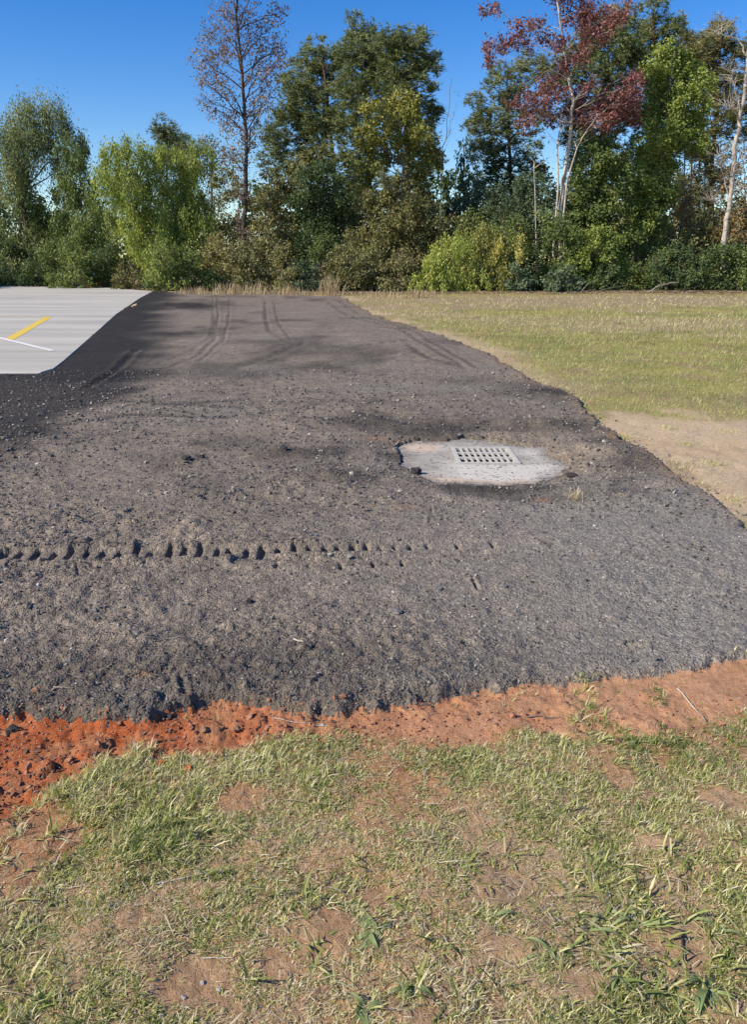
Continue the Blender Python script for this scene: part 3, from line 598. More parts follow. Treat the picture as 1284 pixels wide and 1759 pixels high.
def near_grass():
    r = np.random.RandomState(21)
    def region(n, dens_f):
        x = r.uniform(-2.6, 2.9, n); y = r.uniform(.75, 3.1, n)
        ok = (np.abs(x) < .64 * (y * cp + CAMH * sp) * 1.12); x, y = x[ok], y[ok]; a, k = masks(x, y); bm = bare_mask(x, y)
        d = dens_f(x, y, a, k, bm); ok = r.rand(len(x)) < d; return x[ok], y[ok]
    def dens(x, y, a, k, bm):
        pat = fbm(x * 2.3, y * 2.3, 133, 4); d = np.clip(1.1 + 1.2 * pat, .38, 1) * (1 - .96 * bm)
        d = d * np.maximum(ss(.06, -.05, k + .05 * fbm(x * 9, y * 9, 134, 3)), .22 * ss(.15, .5, fbm(x * 5, y * 6, 136, 3)) * ss(-.9, 0, x)) * ss(.03, -.03, a); strip = ss(.09, .02, np.abs(a + .02)) * .22 * ss(.3, 1.2, x) * ss(-.2, .4, vn(x * 7, y * 7, 3)); return np.maximum(d, strip)
    cx_, cy_ = region(80000, dens); T = len(cx_)
    per = r.randint(5, 15, T); ix = np.repeat(np.arange(T), per); n = len(ix)
    greenp = fbm(cx_ * 1.7, cy_ * 1.7, 135, 4); tall = np.clip(.6 + 1.0 * fbm(cx_ * 3.1, cy_ * 3.1, 137, 3), .25, 1.4) * np.where(r.rand(T) < .06, 1.7, 1)
    az0 = r.uniform(0, 2 * np.pi, T); x = cx_[ix] + r.normal(0, .007, n); y = cy_[ix] + r.normal(0, .007, n)
    L = tall[ix] * r.uniform(.018, .052, n); w = r.uniform(.0016, .0034, n) * (1 + .4 * (tall[ix] > 1.2))
    az = az0[ix] + r.normal(0, 1.3, n); lean = np.clip(r.normal(.85, .4, n), .05, 1.5)
    rnd = np.clip(.47 - .42 * greenp[ix] + r.normal(0, .25, n) + .25 * (r.rand(n) < .25) + r.normal(0, .10, T)[ix], 0, 1)
    z = gz(x, y) - .002
    obj('grass', blades('grass', x, y, z, L, w, az, lean, rnd, G_GREEN, r, 2, .9), kind='stuff')
    # dead thatch lying on the soil
    def dens2(x, y, a, k, bm): return np.clip(.75 + .8 * fbm(x * 3, y * 3, 139, 4), .1, 1) * (1 - .75 * bm) * np.maximum(ss(.05, -.05, k), .10) * ss(.04, -.04, a)
    x, y = region(150000, dens2); n = len(x); L = r.uniform(.008, .032, n) * np.where(r.rand(n) < .05, 1.9, 1); w = r.uniform(.0008, .0020, n); az = r.uniform(0, 2 * np.pi, n)
    rnd = np.clip(r.normal(.74, .17, n), .2, 1); z = gz(x, y) + r.uniform(.001, .010, n)
    m2 = leaf_mat('straw', [(0, (.12, .09, .05)), (.45, (.28, .22, .13)), (.75, (.48, .40, .26)), (1, (.66, .58, .42))], .2, .7, .2)
    obj('dead_grass', blades('dead_grass', x, y, z, L, w, az, r.uniform(1.1, 1.65, n), rnd, m2, r, 2, .5), kind='stuff')
    # coarse crabgrass leaves among the turf, mostly bottom right
    def dens3(x, y, a, k, bm): return .5 * ss(-.1, .5, x) * ss(1.95, 1.5, y) * (1 - .6 * bm) * ss(-.1, .5, fbm(x * 3.5, y * 3.5, 143, 3)) + .05 * ss(2.1, 1.7, y)
    x, y = region(16000, dens3); T = len(x); ix = np.repeat(np.arange(T), 5); n = len(ix); xx = x[ix] + r.normal(0, .008, n); yy = y[ix] + r.normal(0, .008, n)
    L = r.uniform(.03, .085, n); w = r.uniform(.003, .007, n); rnd = np.clip(r.normal(.38, .26, n), 0, 1)
    obj('coarse_grass', blades('coarse_grass', xx, yy, gz(xx, yy) - .002, L, w, r.uniform(0, 6.3, n), np.clip(r.normal(1.0, .35, n), .1, 1.5), rnd, G_GREEN, r, 3, .8), kind='stuff')
near_grass()
def long_straw():
    r = np.random.RandomState(61); n = 3200; x = r.uniform(-1.3, 1.5, n); y = r.uniform(.95, 2.3, n); p = .12 + .6 * ss(-.1, .5, x) * ss(1.9, 1.4, y) * ss(-.2, .3, fbm(x * 4, y * 4, 145, 3)); p = p * ss(.0, -.1, masks(x, y)[1])
    k = r.rand(n) < p; x, y = x[k], y[k]; n = len(x); m = leaf_mat('long_straw', [(0, (.14, .10, .06)), (.35, (.34, .26, .16)), (.7, (.60, .50, .33)), (1, (.76, .68, .50))], .2, .7)
    obj('long_straw', blades('long_straw', x, y, gz(x, y) + r.uniform(.004, .022, n), r.uniform(.03, .075, n), r.uniform(.0015, .0038, n), r.uniform(0, 6.3, n), r.uniform(1.2, 1.62, n), r.rand(n), m, r, 3, .35), kind='stuff')
long_straw()
def far_grass():
    r = np.random.RandomState(31); n = 170000
    v = r.uniform(508, 960, n) ; u = r.uniform(560, 1500, n); P = np.array([G(a, b) for a, b in zip(u, v)]); x, y = P.T; a, k = masks(x, y)
    soil = ss(-.3, .3, sd_poly(x, y, SOIL) + .6 * fbm(x * .9, y * .9, 117, 5) + .7 * fbm(x * 2.6, y * 2.1, 118, 5)); ed = ss(.9, .1, -a + .5 * fbm(x * .7, y * .7, 119, 4)) * ss(9, 12, y)
    d = np.maximum((1 - .97 * soil) * (1 - .6 * ed), .7 * ss(.28, .5, fbm(x * 2.6, y * 2.6, 147, 4))); keep = (a < -.02) & (r.rand(n) < d); x, y = x[keep], y[keep]; n = len(x); dist = np.hypot(x, y)
    L = r.uniform(.02, .055, n) * np.clip(dist / 8, .8, 2.6) * (1 + .5 * fbm(x * 1.5, y * 1.5, 149, 3)); w = .0035 * np.clip(dist / 6, .8, 8) * r.uniform(.7, 1.3, n)
    brown = ss(.05, .45, fbm(x * .22, y * .33, 121, 5)) * .85
    for u, v, rx, ry, st in [(840, 670, 2.6, .9, .8), (900, 548, 5, 2.5, .5), (1150, 560, 6, 3.5, .65), (1000, 520, 16, 4, .7), (700, 540, 2.5, 3, .6), (1100, 514, 22, 3.5, .8)]:
        cx_, cy_ = G(u, v); brown = np.maximum(brown, st * ss(1.3, .3, np.hypot((x - cx_) / rx, (y - cy_) / ry) + .6 * fbm(x * .8, y * .8, 123, 4)))
    rnd = np.clip(.42 + .42 * brown + r.normal(0, .18, n) + .34 * fbm(x * .9, y * 1.4, 151, 4), 0, 1)
    obj('lawn_grass', blades('lawn_grass', x, y, gz(x, y, .1) - .003, L, w, r.uniform(0, 6.3, n), np.clip(r.normal(.9, .3, n), .1, 1.5), rnd, G_GREEN, r, 1, .3), kind='stuff')
far_grass()

# weeds: each leaf its own object
M_WEED = leaf_mat('weed_leaf', [(0, (.19, .25, .09)), (1, (.34, .40, .17))], .3, .5, .3)
M_WEEDP = leaf_mat('weed_leaf_dry', [(0, (.30, .24, .13)), (1, (.55, .46, .28))], .2, .7, .2)
def leaf_mesh(name, L, w, mat, bend, rn, broad=.45):
    k = 6; V = []; A = []
    for i in range(k + 1):
        t = i / k; ww = w * (np.sin(np.pi * min(1, (t * .92 + .08)) ** (broad * 1.6))) ** .8 * .5; ang = bend * t
        px = L * t * math.cos(ang * .6); pz = L * t * (math.sin(.75 - ang))
        V += [(px, -ww, pz + ww * .25), (px, 0, pz), (px, ww, pz + ww * .25)]
    Fc = []
    for i in range(k): b = 3 * i; Fc += [(b, b + 3, b + 4, b + 1), (b + 1, b + 4, b + 5, b + 2)]
    return mesh(name, V, np.array(Fc), True, dict(rnd=('FACE', np.full(len(Fc), rn))), [mat])
LM = [leaf_mesh('leaf', .10, .020, M_WEED, .9, .2), leaf_mesh('leaf', .08, .014, M_WEED, 1.2, .7), leaf_mesh('leaf', .13, .013, M_WEED, 1.0, .9), leaf_mesh('leaf', .09, .011, M_WEEDP, 1.1, .5), leaf_mesh('leaf', .055, .026, M_WEED, .5, 1., .35)]
WEEDS = [(640, 1600, 18, (0, 1, 2), 1.0, 'dark green broad leaved weed clump in the middle of the lower grass'),
 (1095, 1580, 14, (2, 1, 3), .9, 'crabgrass weed with long pale leaves lower right of the bare orange spot'), (1030, 1475, 9, (0, 4), .6, 'small bright green weed above the tangled clump at right'),
 (1010, 1590, 14, (0, 2, 3), .9, 'tangled half dry weed clump right of the bare brown spot'), (940, 1640, 11, (1, 2), .8, 'weed clump with upright blades below the bare brown spot'),
 (1240, 1590, 10, (2, 1), .8, 'sprouting weed at the right edge above the bottom corner'), (1215, 1690, 14, (0, 2), 1.0, 'grey green weed with wide leaves in the bottom right corner'),
 (1060, 1680, 9, (0, 3), .9, 'low weed with one wide fallen leaf near the bottom right'), (700, 1700, 8, (0, 4), .9, 'low weed with a wide flat leaf at the bottom centre'),
 (840, 1570, 8, (2, 1), .8, 'two tone sprout of stiff blades just below the bare orange spot'), (60, 1600, 10, (3, 2), .8, 'pale dry weed tuft at the left edge'),
 (20, 1480, 8, (3, 3), .8, 'straw coloured tuft on the bare soil at the left edge'), (770, 1340, 10, (2, 1), .6, 'fresh green tuft near the clay strip at mid picture'),
 (1100, 1390, 7, (4, 1), .7, 'small leafy weed among thin grass right of middle'), (90, 1540, 8, (0, 1), .6, 'dark green weed left of the thick turf'), (620, 1735, 9, (0, 1), .8, 'green weed at the bottom edge left of centre')]
rr = np.random.RandomState(5)
for (u, v, n, kinds, sc, lab) in WEEDS:
    x, y = G(u, v); t = empty('weed', (x, y, float(gz(x, y)[0])), lab, 'weed', 'weeds in the near grass')
    for i in range(n):
        lf = obj('leaf', LM[kinds[rr.randint(len(kinds))]], t); s_ = sc * rr.uniform(.6, 1.15); lf.scale = (s_, s_, s_); lf.location = (rr.normal(0, .008), rr.normal(0, .008), 0)
        lf.rotation_euler = (rr.normal(0, .35), rr.normal(.25, .35), i * 2.4 + rr.normal(0, .3))
def tuft(name, u, v, n, L, w, lab, cat, mat, rn, lean=.55, Yover=None, spread=.03, seed=0):
    r = np.random.RandomState(seed + int(u)); x, y = G(u, v); z0 = float(gz(x, y, .05)[0])
    bx = r.normal(0, spread, n); by = r.normal(0, spread, n)
    me = blades(name, bx, by, np.zeros(n), L * r.uniform(.5, 1.1, n), w * r.uniform(.7, 1.3, n), r.uniform(0, 6.3, n), np.abs(r.normal(0, lean, n)), np.clip(r.normal(rn, .12, n), 0, 1), mat, r, 3, .5)
    return obj(name, me, loc=(x, y, z0 - .003), label=lab, cat=cat)
M_STRAW = leaf_mat('dry_tuft', [(0, (.20, .14, .07)), (.5, (.42, .32, .19)), (1, (.66, .56, .38))], .25, .7, .2)
tuft('dry_weed', 990, 872, 60, .10, .004, 'straw coloured dry weed tuft growing out of the asphalt right of the drain', 'weed', M_STRAW, .8, .8)
tuft('dry_weed', 935, 868, 25, .05, .004, 'reddish withered tuft left of the straw weed near the drain', 'weed', plain('rusty_straw', (.34, .17, .09)), .4, .9)
for i, (u, v, lab) in enumerate([(1075, 610 + 142, 'small grey green tuft nearest the asphalt on the tan soil'), (1180, 765, 'green tuft alone in the middle of the tan soil'), (1225, 800, 'dry tuft on the tan soil near the asphalt edge'), (1150, 738, 'low tuft on the upper tan soil'), (1250, 742, 'grey tuft on the tan soil at the right edge'), (1262, 860, 'straw tuft by the asphalt edge at far right')]):
    tuft('grass_tuft', u, v, 70, .055, .004, lab, 'grass tuft', G_GREEN, .45 + .05 * i, .9, spread=.05)
for i, (u, v, H, nn, lab) in enumerate([(395, 506, .75, 120, 'leftmost tall straw grass clump behind the asphalt'), (425, 506, .5, 80, 'short straw grass clump between taller ones behind the asphalt'), (452, 507, .8, 90, 'tall thin straw grass behind the asphalt below the bare purple tree'), (490, 508, .55, 80, 'loose straw grass clump behind the middle of the asphalt'), (566, 509, 1.1, 120, 'pale upright straw tuft standing alone behind the asphalt'), (720, 512, .5, 160, 'low straw grass heap left of the yellow green bush'), (660, 511, .4, 80, 'low straw grass right of the lone pale tuft'), (340, 505, .5, 140, 'low straw grass behind the left end of the asphalt'), (520, 508, .4, 60, 'thin low straw grass left of the lone pale tuft')]):
    tuft('straw_grass', u, v, nn, H, .022, lab, 'tall grass', M_STRAW, .55, .28, spread=.45 if i != 4 else .25)

# ------------------------------------------------------------------ trees
def tube(path, rad, k=7):
    path = np.asarray(path, float); n = len(path); T = np.gradient(path, axis=0); T /= np.linalg.norm(T, axis=1, keepdims=True) + 1e-9
    ref = np.array((0, 1., .13)); A = np.cross(T, ref); A /= np.linalg.norm(A, axis=1, keepdims=True) + 1e-9; B = np.cross(T, A)
    th = np.arange(k) * 2 * np.pi / k; V = path[:, None] + np.asarray(rad)[:, None, None] * (np.cos(th)[None, :, None] * A[:, None] + np.sin(th)[None, :, None] * B[:, None])
    i = np.arange(n - 1)[:, None] * k; j = np.arange(k)[None]; j2 = (j + 1) % k
    return V.reshape(-1, 3), np.stack([i + j, i + j2, i + k + j2, i + k + j], -1).reshape(-1, 4)
def join(parts):
    Vs = []; Fs = []; o = 0
    for V, Fc in parts: Vs.append(V); Fs.append(Fc + o); o += len(V)
    return np.concatenate(Vs), np.concatenate(Fs)
def bez(a, b, sag, r, n=7, wob=.05):
    a = np.array(a); b = np.array(b); t = np.linspace(0, 1, n)[:, None]; L = np.linalg.norm(b - a); m = (a + b) / 2 + np.array((0, 0, sag * L))
    P = (1 - t) ** 2 * a + 2 * t * (1 - t) * m + t * t * b; P[1:-1] += r.normal(0, wob * L / 3, (n - 2, 3)) * .5; return P
def leafset(c, R, n, r, size, asp, style, up=.3, sub=14):
    """leaves gathered on sub-clumps through the shell of one lobe. returns V(n,4,3)"""
    if style == 'pine': sub = max(sub, 16)
    d = r.normal(size=(sub, 3)); d /= np.linalg.norm(d, axis=1, keepdims=True); rad = r.uniform(.25, 1.0, sub) ** .6
    sc = c + d * (rad * R)[:, None] * np.array((1, .9, .9)); wgt = r.uniform(.4, 1.6, sub); ix = r.choice(sub, n, p=wgt / wgt.sum()); sg = R * r.uniform(.13, .27, sub)
    off = r.normal(size=(n, 3)); cc = r.uniform(size=n)
    if style == 'pine':
        off /= np.linalg.norm(off, axis=1, keepdims=True); off[:, 2] = np.abs(off[:, 2]) * .3 + off[:, 2] * .7; mini = 7
        # needle fans: many mini centres in the sub clump
        mc = r.normal(size=(sub * mini, 3)) * np.array((1, 1, .85)); mi_ = ix * mini + r.randint(0, mini, n); base = sc[ix] + mc[mi_] * sg[ix][:, None] * .95
        dirv = off; P0 = base; ln = size * r.uniform(.7, 1.3, n); tip = P0 + dirv * ln[:, None]; side = np.cross(dirv, r.normal(size=(n, 3))); side /= np.linalg.norm(side, axis=1, keepdims=True); wv = side * (ln * asp)[:, None]
        V = np.stack([P0 + wv, tip, P0 - wv], 1); clump = mi_
    elif style == 'willow':
        base = sc[ix] + off * sg[ix][:, None] * np.array((.7, .7, 1.2)); dirv = np.stack([r.normal(0, .35, n), r.normal(0, .35, n), -1 + .0 * cc], 1) + (sc[ix] - c) / R * .5
        up_ = (r.rand(n) < .35)[:, None]; dirv = np.where(up_, np.stack([r.normal(0, .4, n), r.normal(0, .4, n), np.ones(n)], 1), dirv)
        dirv /= np.linalg.norm(dirv, axis=1, keepdims=True); ln = size * r.uniform(.6, 1.4, n); side = np.cross(dirv, r.normal(size=(n, 3))); side /= np.linalg.norm(side, axis=1, keepdims=True); wv = side * (ln * asp)[:, None]
        V = np.stack([base, base + dirv * ln[:, None] * .5 + wv, base + dirv * ln[:, None], base + dirv * ln[:, None] * .5 - wv], 1); clump = ix
    else:
        base = sc[ix] + off * sg[ix][:, None]; nr = r.normal(size=(n, 3)) + np.array((0, 0, up * 2)) + (sc[ix] - c) / R * .6; nr /= np.linalg.norm(nr, axis=1, keepdims=True)
        A = np.cross(nr, r.normal(size=(n, 3))); A /= np.linalg.norm(A, axis=1, keepdims=True); B = np.cross(nr, A); ln = (size * r.uniform(.6, 1.35, n))[:, None] / 2
        V = np.stack([base - A * ln, base + B * ln * asp - nr * ln * .25, base + A * ln, base - B * ln * asp - nr * ln * .25], 1); clump = ix
    return V, clump
DENS = 1.15
def crown(name, lobes, n_per, size, asp, style, mat, r, parent, origin, tint=.5, sub=14, up=.3):
    Vs = []; Rn = []
    for (c, R) in lobes:
        R = R * (1.12 if n_per > 850 else 1); n = int(n_per * DENS * (R / 1.5) ** 2); n = max(n, 60); lo = r.normal(0, .09)
        V, cl = leafset(np.array(c), R, n, r, size, asp, style, up, sub); ct = r.normal(0, .13, cl.max() + 1)
        Vs.append(V); Rn.append(np.clip(tint + lo + ct[cl] + r.normal(0, .13, n), 0, 1))
    V = np.concatenate(Vs).reshape(-1, 3) - np.array(origin); V[:, 2] = np.maximum(V[:, 2], -origin[2] + .02); rn = np.concatenate(Rn)
    me = mesh(name, V, np.arange(len(V)).reshape(-1, 3 if style == 'pine' else 4), False, dict(rnd=('FACE', rn)), [mat]); return obj(name, me, parent)
def tree(name, base, Y, trunkpts, lobes, label, cat, leafm, barkm, seed, r0=.2, n_per=1500, size=.17, asp=.5, style='leaf', depth=1.0, extra=0, twigs=3, tint=.5, sub=14, group=None, up=.3, crown_name='crown', limb=1.0, haze=0):
    """trunk through given points, a limb to each foliage mass, twigs in it"""
    r = np.random.RandomState(seed); m = mpp(Y)
    if style == 'pine': n_per = n_per * 1.5; size *= 1.0; asp *= .8; lobes = [(u, v, R_ * 1.04) for u, v, R_ in lobes]; extra = max(extra, 1)
    if style == 'pine' and Y < 70:
        v0 = max(q[1] for q in lobes); lobes = lobes + [(trunkpts[1][0] + r.uniform(-38, 38), v, r.uniform(20, 30)) for v in np.arange(v0 + 10, 400, 17)]
    T = [at(u, v, Y) for u, v in trunkpts]; bx = T[0][0]; T[0] = np.array((bx, Y, -.05)); T = np.array(T); T[1:-1, 1] += r.normal(0, .25, len(T) - 2) if len(T) > 2 else 0
    t = np.linspace(0, 1, len(T)); tt = np.linspace(0, 1, len(T) * 4); path = np.stack([np.interp(tt, t, T[:, i]) for i in range(3)], 1); path[1:-1] += r.normal(0, .035, (len(path) - 2, 3)) * np.array((1, 1, 0))
    H = path[-1, 2]; rad = r0 * (1 - .82 * (path[:, 2] / max(H, .1)).clip(0, 1)) ; rad[0] *= 1.35; parts = [tube(path, rad, 8)]
    L3 = []
    for i, (u, v, R) in enumerate(lobes):
        c = at(u, v, Y); Rm = R * m; c[1] += r.uniform(-1, 1) * depth * (1.2 + Rm * .3); L3.append((c, Rm))
        for e in range(extra):
            q = r.normal(size=3) * np.array((.6, 1.0, .5)) * Rm; c2 = c + q; c2[1] = c[1] + abs(q[1]) * 1.3; L3.append((c2, Rm * r.uniform(.5, .8)))
    for (c, Rm) in L3:
        zt = np.clip(c[2] - r.uniform(.5, 1.6) * Rm - .25 * abs(c[0] - bx), .3 * min(H, c[2]), H * .98); j = int(np.argmin(np.abs(path[:, 2] - zt))); a = path[j]
        rb = max(min(rad[j] * .55, (.02 + .028 * Rm) * limb), .009); P = bez(a, c, .08, r, 7, .12); parts.append(tube(P, np.linspace(rb, rb * .35, 7), 5))
        for w in range(twigs):
            d = r.normal(size=3); d /= np.linalg.norm(d); d[2] = abs(d[2]) * .7 + d[2] * .3; k_ = r.randint(3, 7); parts.append(tube(bez(P[k_], c + d * Rm * r.uniform(.6, 1.05), .05, r, 5, .15), np.linspace(rb * .38, .006, 5), 4))
    V, Fc = join(parts); org = (bx, Y, 0.0); root = empty(name, org, label, cat, group)
    obj('trunk', mesh('trunk', V - np.array(org), Fc, True, None, [barkm]), root)
    crown(crown_name, L3, n_per, size, asp, style, leafm, r, root, org, tint, sub, up)
    return root
B_DARK = bark('bark_dark', (.085, .066, .052)); B_GREY = bark('bark_grey', (.20, .175, .15)); B_WHITE = bark('bark_white', (.50, .45, .38), .25, (.30, .26, .21)); B_PINE = bark('bark_pine', (.16, .10, .07)); B_BLEACH = bark('bark_bleached', (.47, .41, .34), .35, (.24, .20, .16))
def lm(name, d, b, hi, tr=.25): d, b, hi = [np.array(q) * 2.0 * np.array((1.08, 1.0, .85)) * .88 + np.mean(q) * .20 for q in (d, b, hi)]; return leaf_mat(name, [(0, tuple(d)), (.5, tuple(b)), (1, tuple(hi))], tr)
L_WIL = lm('willow_leaves', (.045, .065, .030), (.105, .135, .052), (.20, .215, .095)); L_BRI = lm('bright_leaves', (.06, .095, .018), (.135, .18, .035), (.24, .27, .06))
L_MID = lm('mid_leaves', (.030, .055, .018), (.070, .105, .030), (.145, .18, .05)); L_DRK = lm('dark_leaves', (.018, .035, .015), (.038, .065, .024), (.075, .11, .038))
L_YEL = lm('yellow_leaves', (.055, .072, .018), (.125, .14, .032), (.25, .235, .06)); L_PIN = lm('pine_needles', (.035, .050, .020), (.085, .112, .045), (.17, .19, .085), .2)
L_RED = lm('red_leaves', (.045, .026, .026), (.13, .052, .058), (.27, .14, .135)); L_PUR = lm('purple_leaves', (.05, .035, .045), (.13, .09, .095), (.20, .19, .08)); L_BRN = lm('brown_leaves', (.07, .045, .03), (.16, .12, .055), (.26, .22, .10))
L_RBR = lm('reddish_green_leaves', (.042, .034, .018), (.082, .088, .034), (.16, .155, .055)); L_BLU = lm('bluish_leaves', (.025, .045, .028), (.055, .085, .05), (.11, .15, .085)); L_OLV = lm('olive_leaves', (.05, .055, .022), (.12, .125, .05), (.21, .20, .09)); L_BGR = lm('brush_leaves', (.048, .052, .026), (.11, .115, .052), (.22, .21, .105))
S = dict
# --- left group
tree('willow_tree', 0, 57, [(42, 490), (45, 430), (40, 340), (50, 260), (70, 215)], [(30, 232, 42), (75, 222, 38), (105, 245, 34), (10, 270, 45), (60, 270, 36), (100, 290, 30), (25, 320, 34), (100, 335, 22), (28, 395, 34), (5, 440, 40), (45, 460, 30), (95, 395, 26), (70, 200, 18)],
     'tall grey green willow like tree with airy top at the left edge', 'tree', L_WIL, B_DARK, 1, .22, 2400, .17, .17, 'willow', tint=.5)
tree('willow_tree', 0, 54, [(150, 492), (148, 430), (140, 350), (135, 280)], [(128, 262, 24), (138, 300, 32), (120, 330, 26), (158, 340, 32), (135, 380, 40), (175, 385, 32), (120, 430, 38), (165, 430, 42), (98, 450, 30), (185, 470, 30)],
     'dark feathery tree between the edge willow and the bright one', 'tree', L_MID, B_DARK, 2, .18, 2300, .16, .2, 'willow', tint=.5)
tree('willow_tree', 0, 52, [(262, 496), (262, 430), (255, 350), (250, 280)], [(205, 300, 28), (228, 280, 30), (262, 300, 36), (218, 330, 34), (297, 300, 32), (330, 300, 28), (240, 345, 38), (295, 350, 42), (335, 345, 28), (215, 390, 34), (260, 400, 40), (310, 410, 42), (340, 385, 28), (230, 440, 34), (280, 450, 38), (345, 270, 22), (222, 262, 14), (300, 272, 22)],
     'light yellow green drooping tree left of the thin purple one', 'tree', L_BRI, B_DARK, 3, .16, 2600, .16, .18, 'willow', tint=.42)
tree('pine_tree', 0, 75, [(286, 490), (286, 350), (286, 225)], [(284, 218, 16), (275, 236, 14), (294, 236, 15), (310, 246, 14), (285, 256, 15), (302, 262, 14), (278, 280, 20), (320, 262, 12)], 'small dark pine top poking up behind the light green tree', 'tree', L_PIN, B_PINE, 4, .22, 1300, .32, .10, 'pine', tint=.45)
tree('sparse_tree', 0, 60, [(360, 490), (365, 380), (362, 290), (368, 245)], [(345, 245, 22), (370, 262, 26), (390, 290, 24), (362, 310, 30), (385, 340, 26), (350, 350, 26), (335, 262, 14), (372, 385, 30), (395, 400, 28)], 'thin grey brown leaved tree behind the purple one on its left', 'tree', L_OLV, B_GREY, 5, .13, 700, .17, .5, tint=.42, sub=22)
# tall sparse purple tree
tree('tall_sparse_tree', 0, 50, [(416, 500), (418, 420), (420, 340), (424, 240), (416, 130), (410, 20), (406, -70)], [(360, 60, 26), (385, 30, 24), (352, 110, 22), (378, 100, 26), (360, 150, 24), (345, 170, 14), (395, 150, 24), (380, 190, 24), (400, 215, 22), (410, 80, 26), (410, 30, 26), (430, 60, 24), (462, 40, 24), (450, 90, 24), (478, 80, 18), (440, 130, 24), (470, 130, 22), (460, 165, 20), (485, 110, 14), (420, 190, 24), (430, 230, 20), (400, -20, 30), (440, -10, 28), (480, 20, 16), (415, 265, 20), (395, 270, 18), (455, 185, 18), (417, 300, 13), (420, 335, 13), (414, 370, 15), (420, 405, 17), (404, 330, 12)],
     'tall thin tree with sparse purple leaves against the sky', 'tree', L_PUR, B_DARK, 6, .18, 640, .15, .55, tint=.5, sub=30, twigs=7, depth=.7)
tree('bent_tree', 0, 50.6, [(412, 500), (416, 400), (422, 300), (430, 225), (448, 190), (466, 186), (476, 205)], [(470, 205, 16), (440, 208, 14), (425, 250, 18), (475, 230, 14), (405, 330, 18), (432, 320, 16)], 'ivy clad stem bent over into an arch beside the tall purple tree', 'tree', L_YEL, B_DARK, 7, .13, 520, .14, .6, tint=.35, depth=.4)
# --- pines in the middle
tree('pine_tree', 0, 62, [(585, 500), (580, 380), (570, 240), (552, 90)], [(545, 88, 20), (525, 105, 22), (560, 105, 24), (512, 135, 22), (540, 135, 28), (575, 135, 24), (500, 165, 22), (530, 170, 28), (565, 170, 26), (490, 195, 20), (515, 205, 26), (545, 205, 28), (480, 225, 16), (500, 240, 22), (530, 245, 24), (560, 240, 24), (478, 260, 14), (510, 275, 20), (545, 270, 18), (575, 210, 20), (580, 82, 16), (465, 235, 16), (470, 270, 18), (490, 290, 20), (520, 300, 20)],
     'left pine with rounded dark crown in the middle clump', 'tree', L_PIN, B_PINE, 8, .26, 1500, .30, .10, 'pine', group='pines in the middle clump', tint=.5)
tree('pine_tree', 0, 59, [(640, 500), (638, 380), (632, 240), (626, 50)], [(627, 48, 16), (616, 66, 18), (640, 68, 18), (605, 92, 20), (630, 95, 24), (652, 92, 18), (600, 125, 22), (628, 128, 26), (655, 125, 22), (595, 160, 24), (625, 165, 26), (655, 160, 24), (590, 195, 24), (620, 200, 24), (600, 230, 22), (585, 260, 22), (625, 240, 18), (560, 285, 18), (610, 275, 18)],
     'tallest middle pine with pointed top', 'tree', L_PIN, B_PINE, 9, .28, 1500, .30, .10, 'pine', group='pines in the middle clump', tint=.48)
tree('pine_tree', 0, 57, [(702, 500), (700, 380), (700, 240), (698, 70)], [(695, 66, 18), (678, 85, 18), (708, 82, 20), (735, 95, 14), (668, 112, 20), (695, 112, 24), (722, 112, 18), (744, 108, 11), (748, 128, 9), (672, 145, 22), (700, 145, 24), (725, 140, 16), (680, 175, 22), (708, 172, 20), (740, 158, 9), (728, 190, 16), (742, 210, 14), (690, 200, 18), (735, 232, 15), (745, 250, 12), (715, 215, 16), (745, 180, 12), (748, 272, 14), (655, 75, 18), (720, 75, 14)],
     'right pine of the middle clump with lumpy branch tips', 'tree', L_PIN, B_PINE, 10, .26, 1600, .30, .10, 'pine', group='pines in the middle clump', tint=.45)
tree('yellow_tree', 0, 52, [(697, 500), (696, 420), (695, 330), (690, 220)], [(640, 205, 22), (655, 225, 24), (632, 240, 20), (680, 195, 20), (700, 180, 20), (712, 200, 20), (690, 225, 24), (720, 230, 22), (650, 255, 22), (738, 255, 18), (705, 255, 22), (675, 265, 18), (740, 280, 18), (718, 290, 16), (650, 285, 14), (630, 300, 16), (752, 268, 10)],
     'yellow green broadleaf tree in front of the middle pines', 'tree', L_YEL, B_GREY, 11, .15, 1500, .20, .65, tint=.5)
tree('yellow_tree', 0, 53, [(620, 500), (618, 420), (612, 340), (610, 290)], [(608, 285, 16), (625, 320, 16), (605, 330, 14), (618, 355, 16)], 'slim yellowish sapling between dark evergreen and yellow green tree', 'tree', L_YEL, B_GREY, 111, .08, 900, .18, .6, tint=.35)
tree('evergreen_tree', 0, 50, [(552, 503), (550, 430), (548, 350), (545, 300)], [(545, 295, 18), (530, 318, 22), (560, 318, 24), (520, 345, 22), (548, 350, 28), (578, 345, 24), (525, 380, 24), (560, 385, 28), (592, 375, 20), (540, 415, 26), (580, 415, 28), (515, 425, 18)], 'dense very dark green tree in the middle gap', 'tree', L_DRK, B_DARK, 12, .15, 2100, .16, .6, tint=.5)
tree('yellow_tree', 0, 51, [(462, 503), (460, 430), (458, 380), (470, 330)], [(470, 330, 16), (458, 355, 18), (445, 385, 20), (470, 395, 20), (488, 405, 18), (455, 420, 24), (485, 435, 22), (458, 300, 12), (440, 350, 14)], 'small olive tree right of the thin purple one', 'tree', L_OLV, B_GREY, 13, .1, 1300, .17, .6, tint=.55)
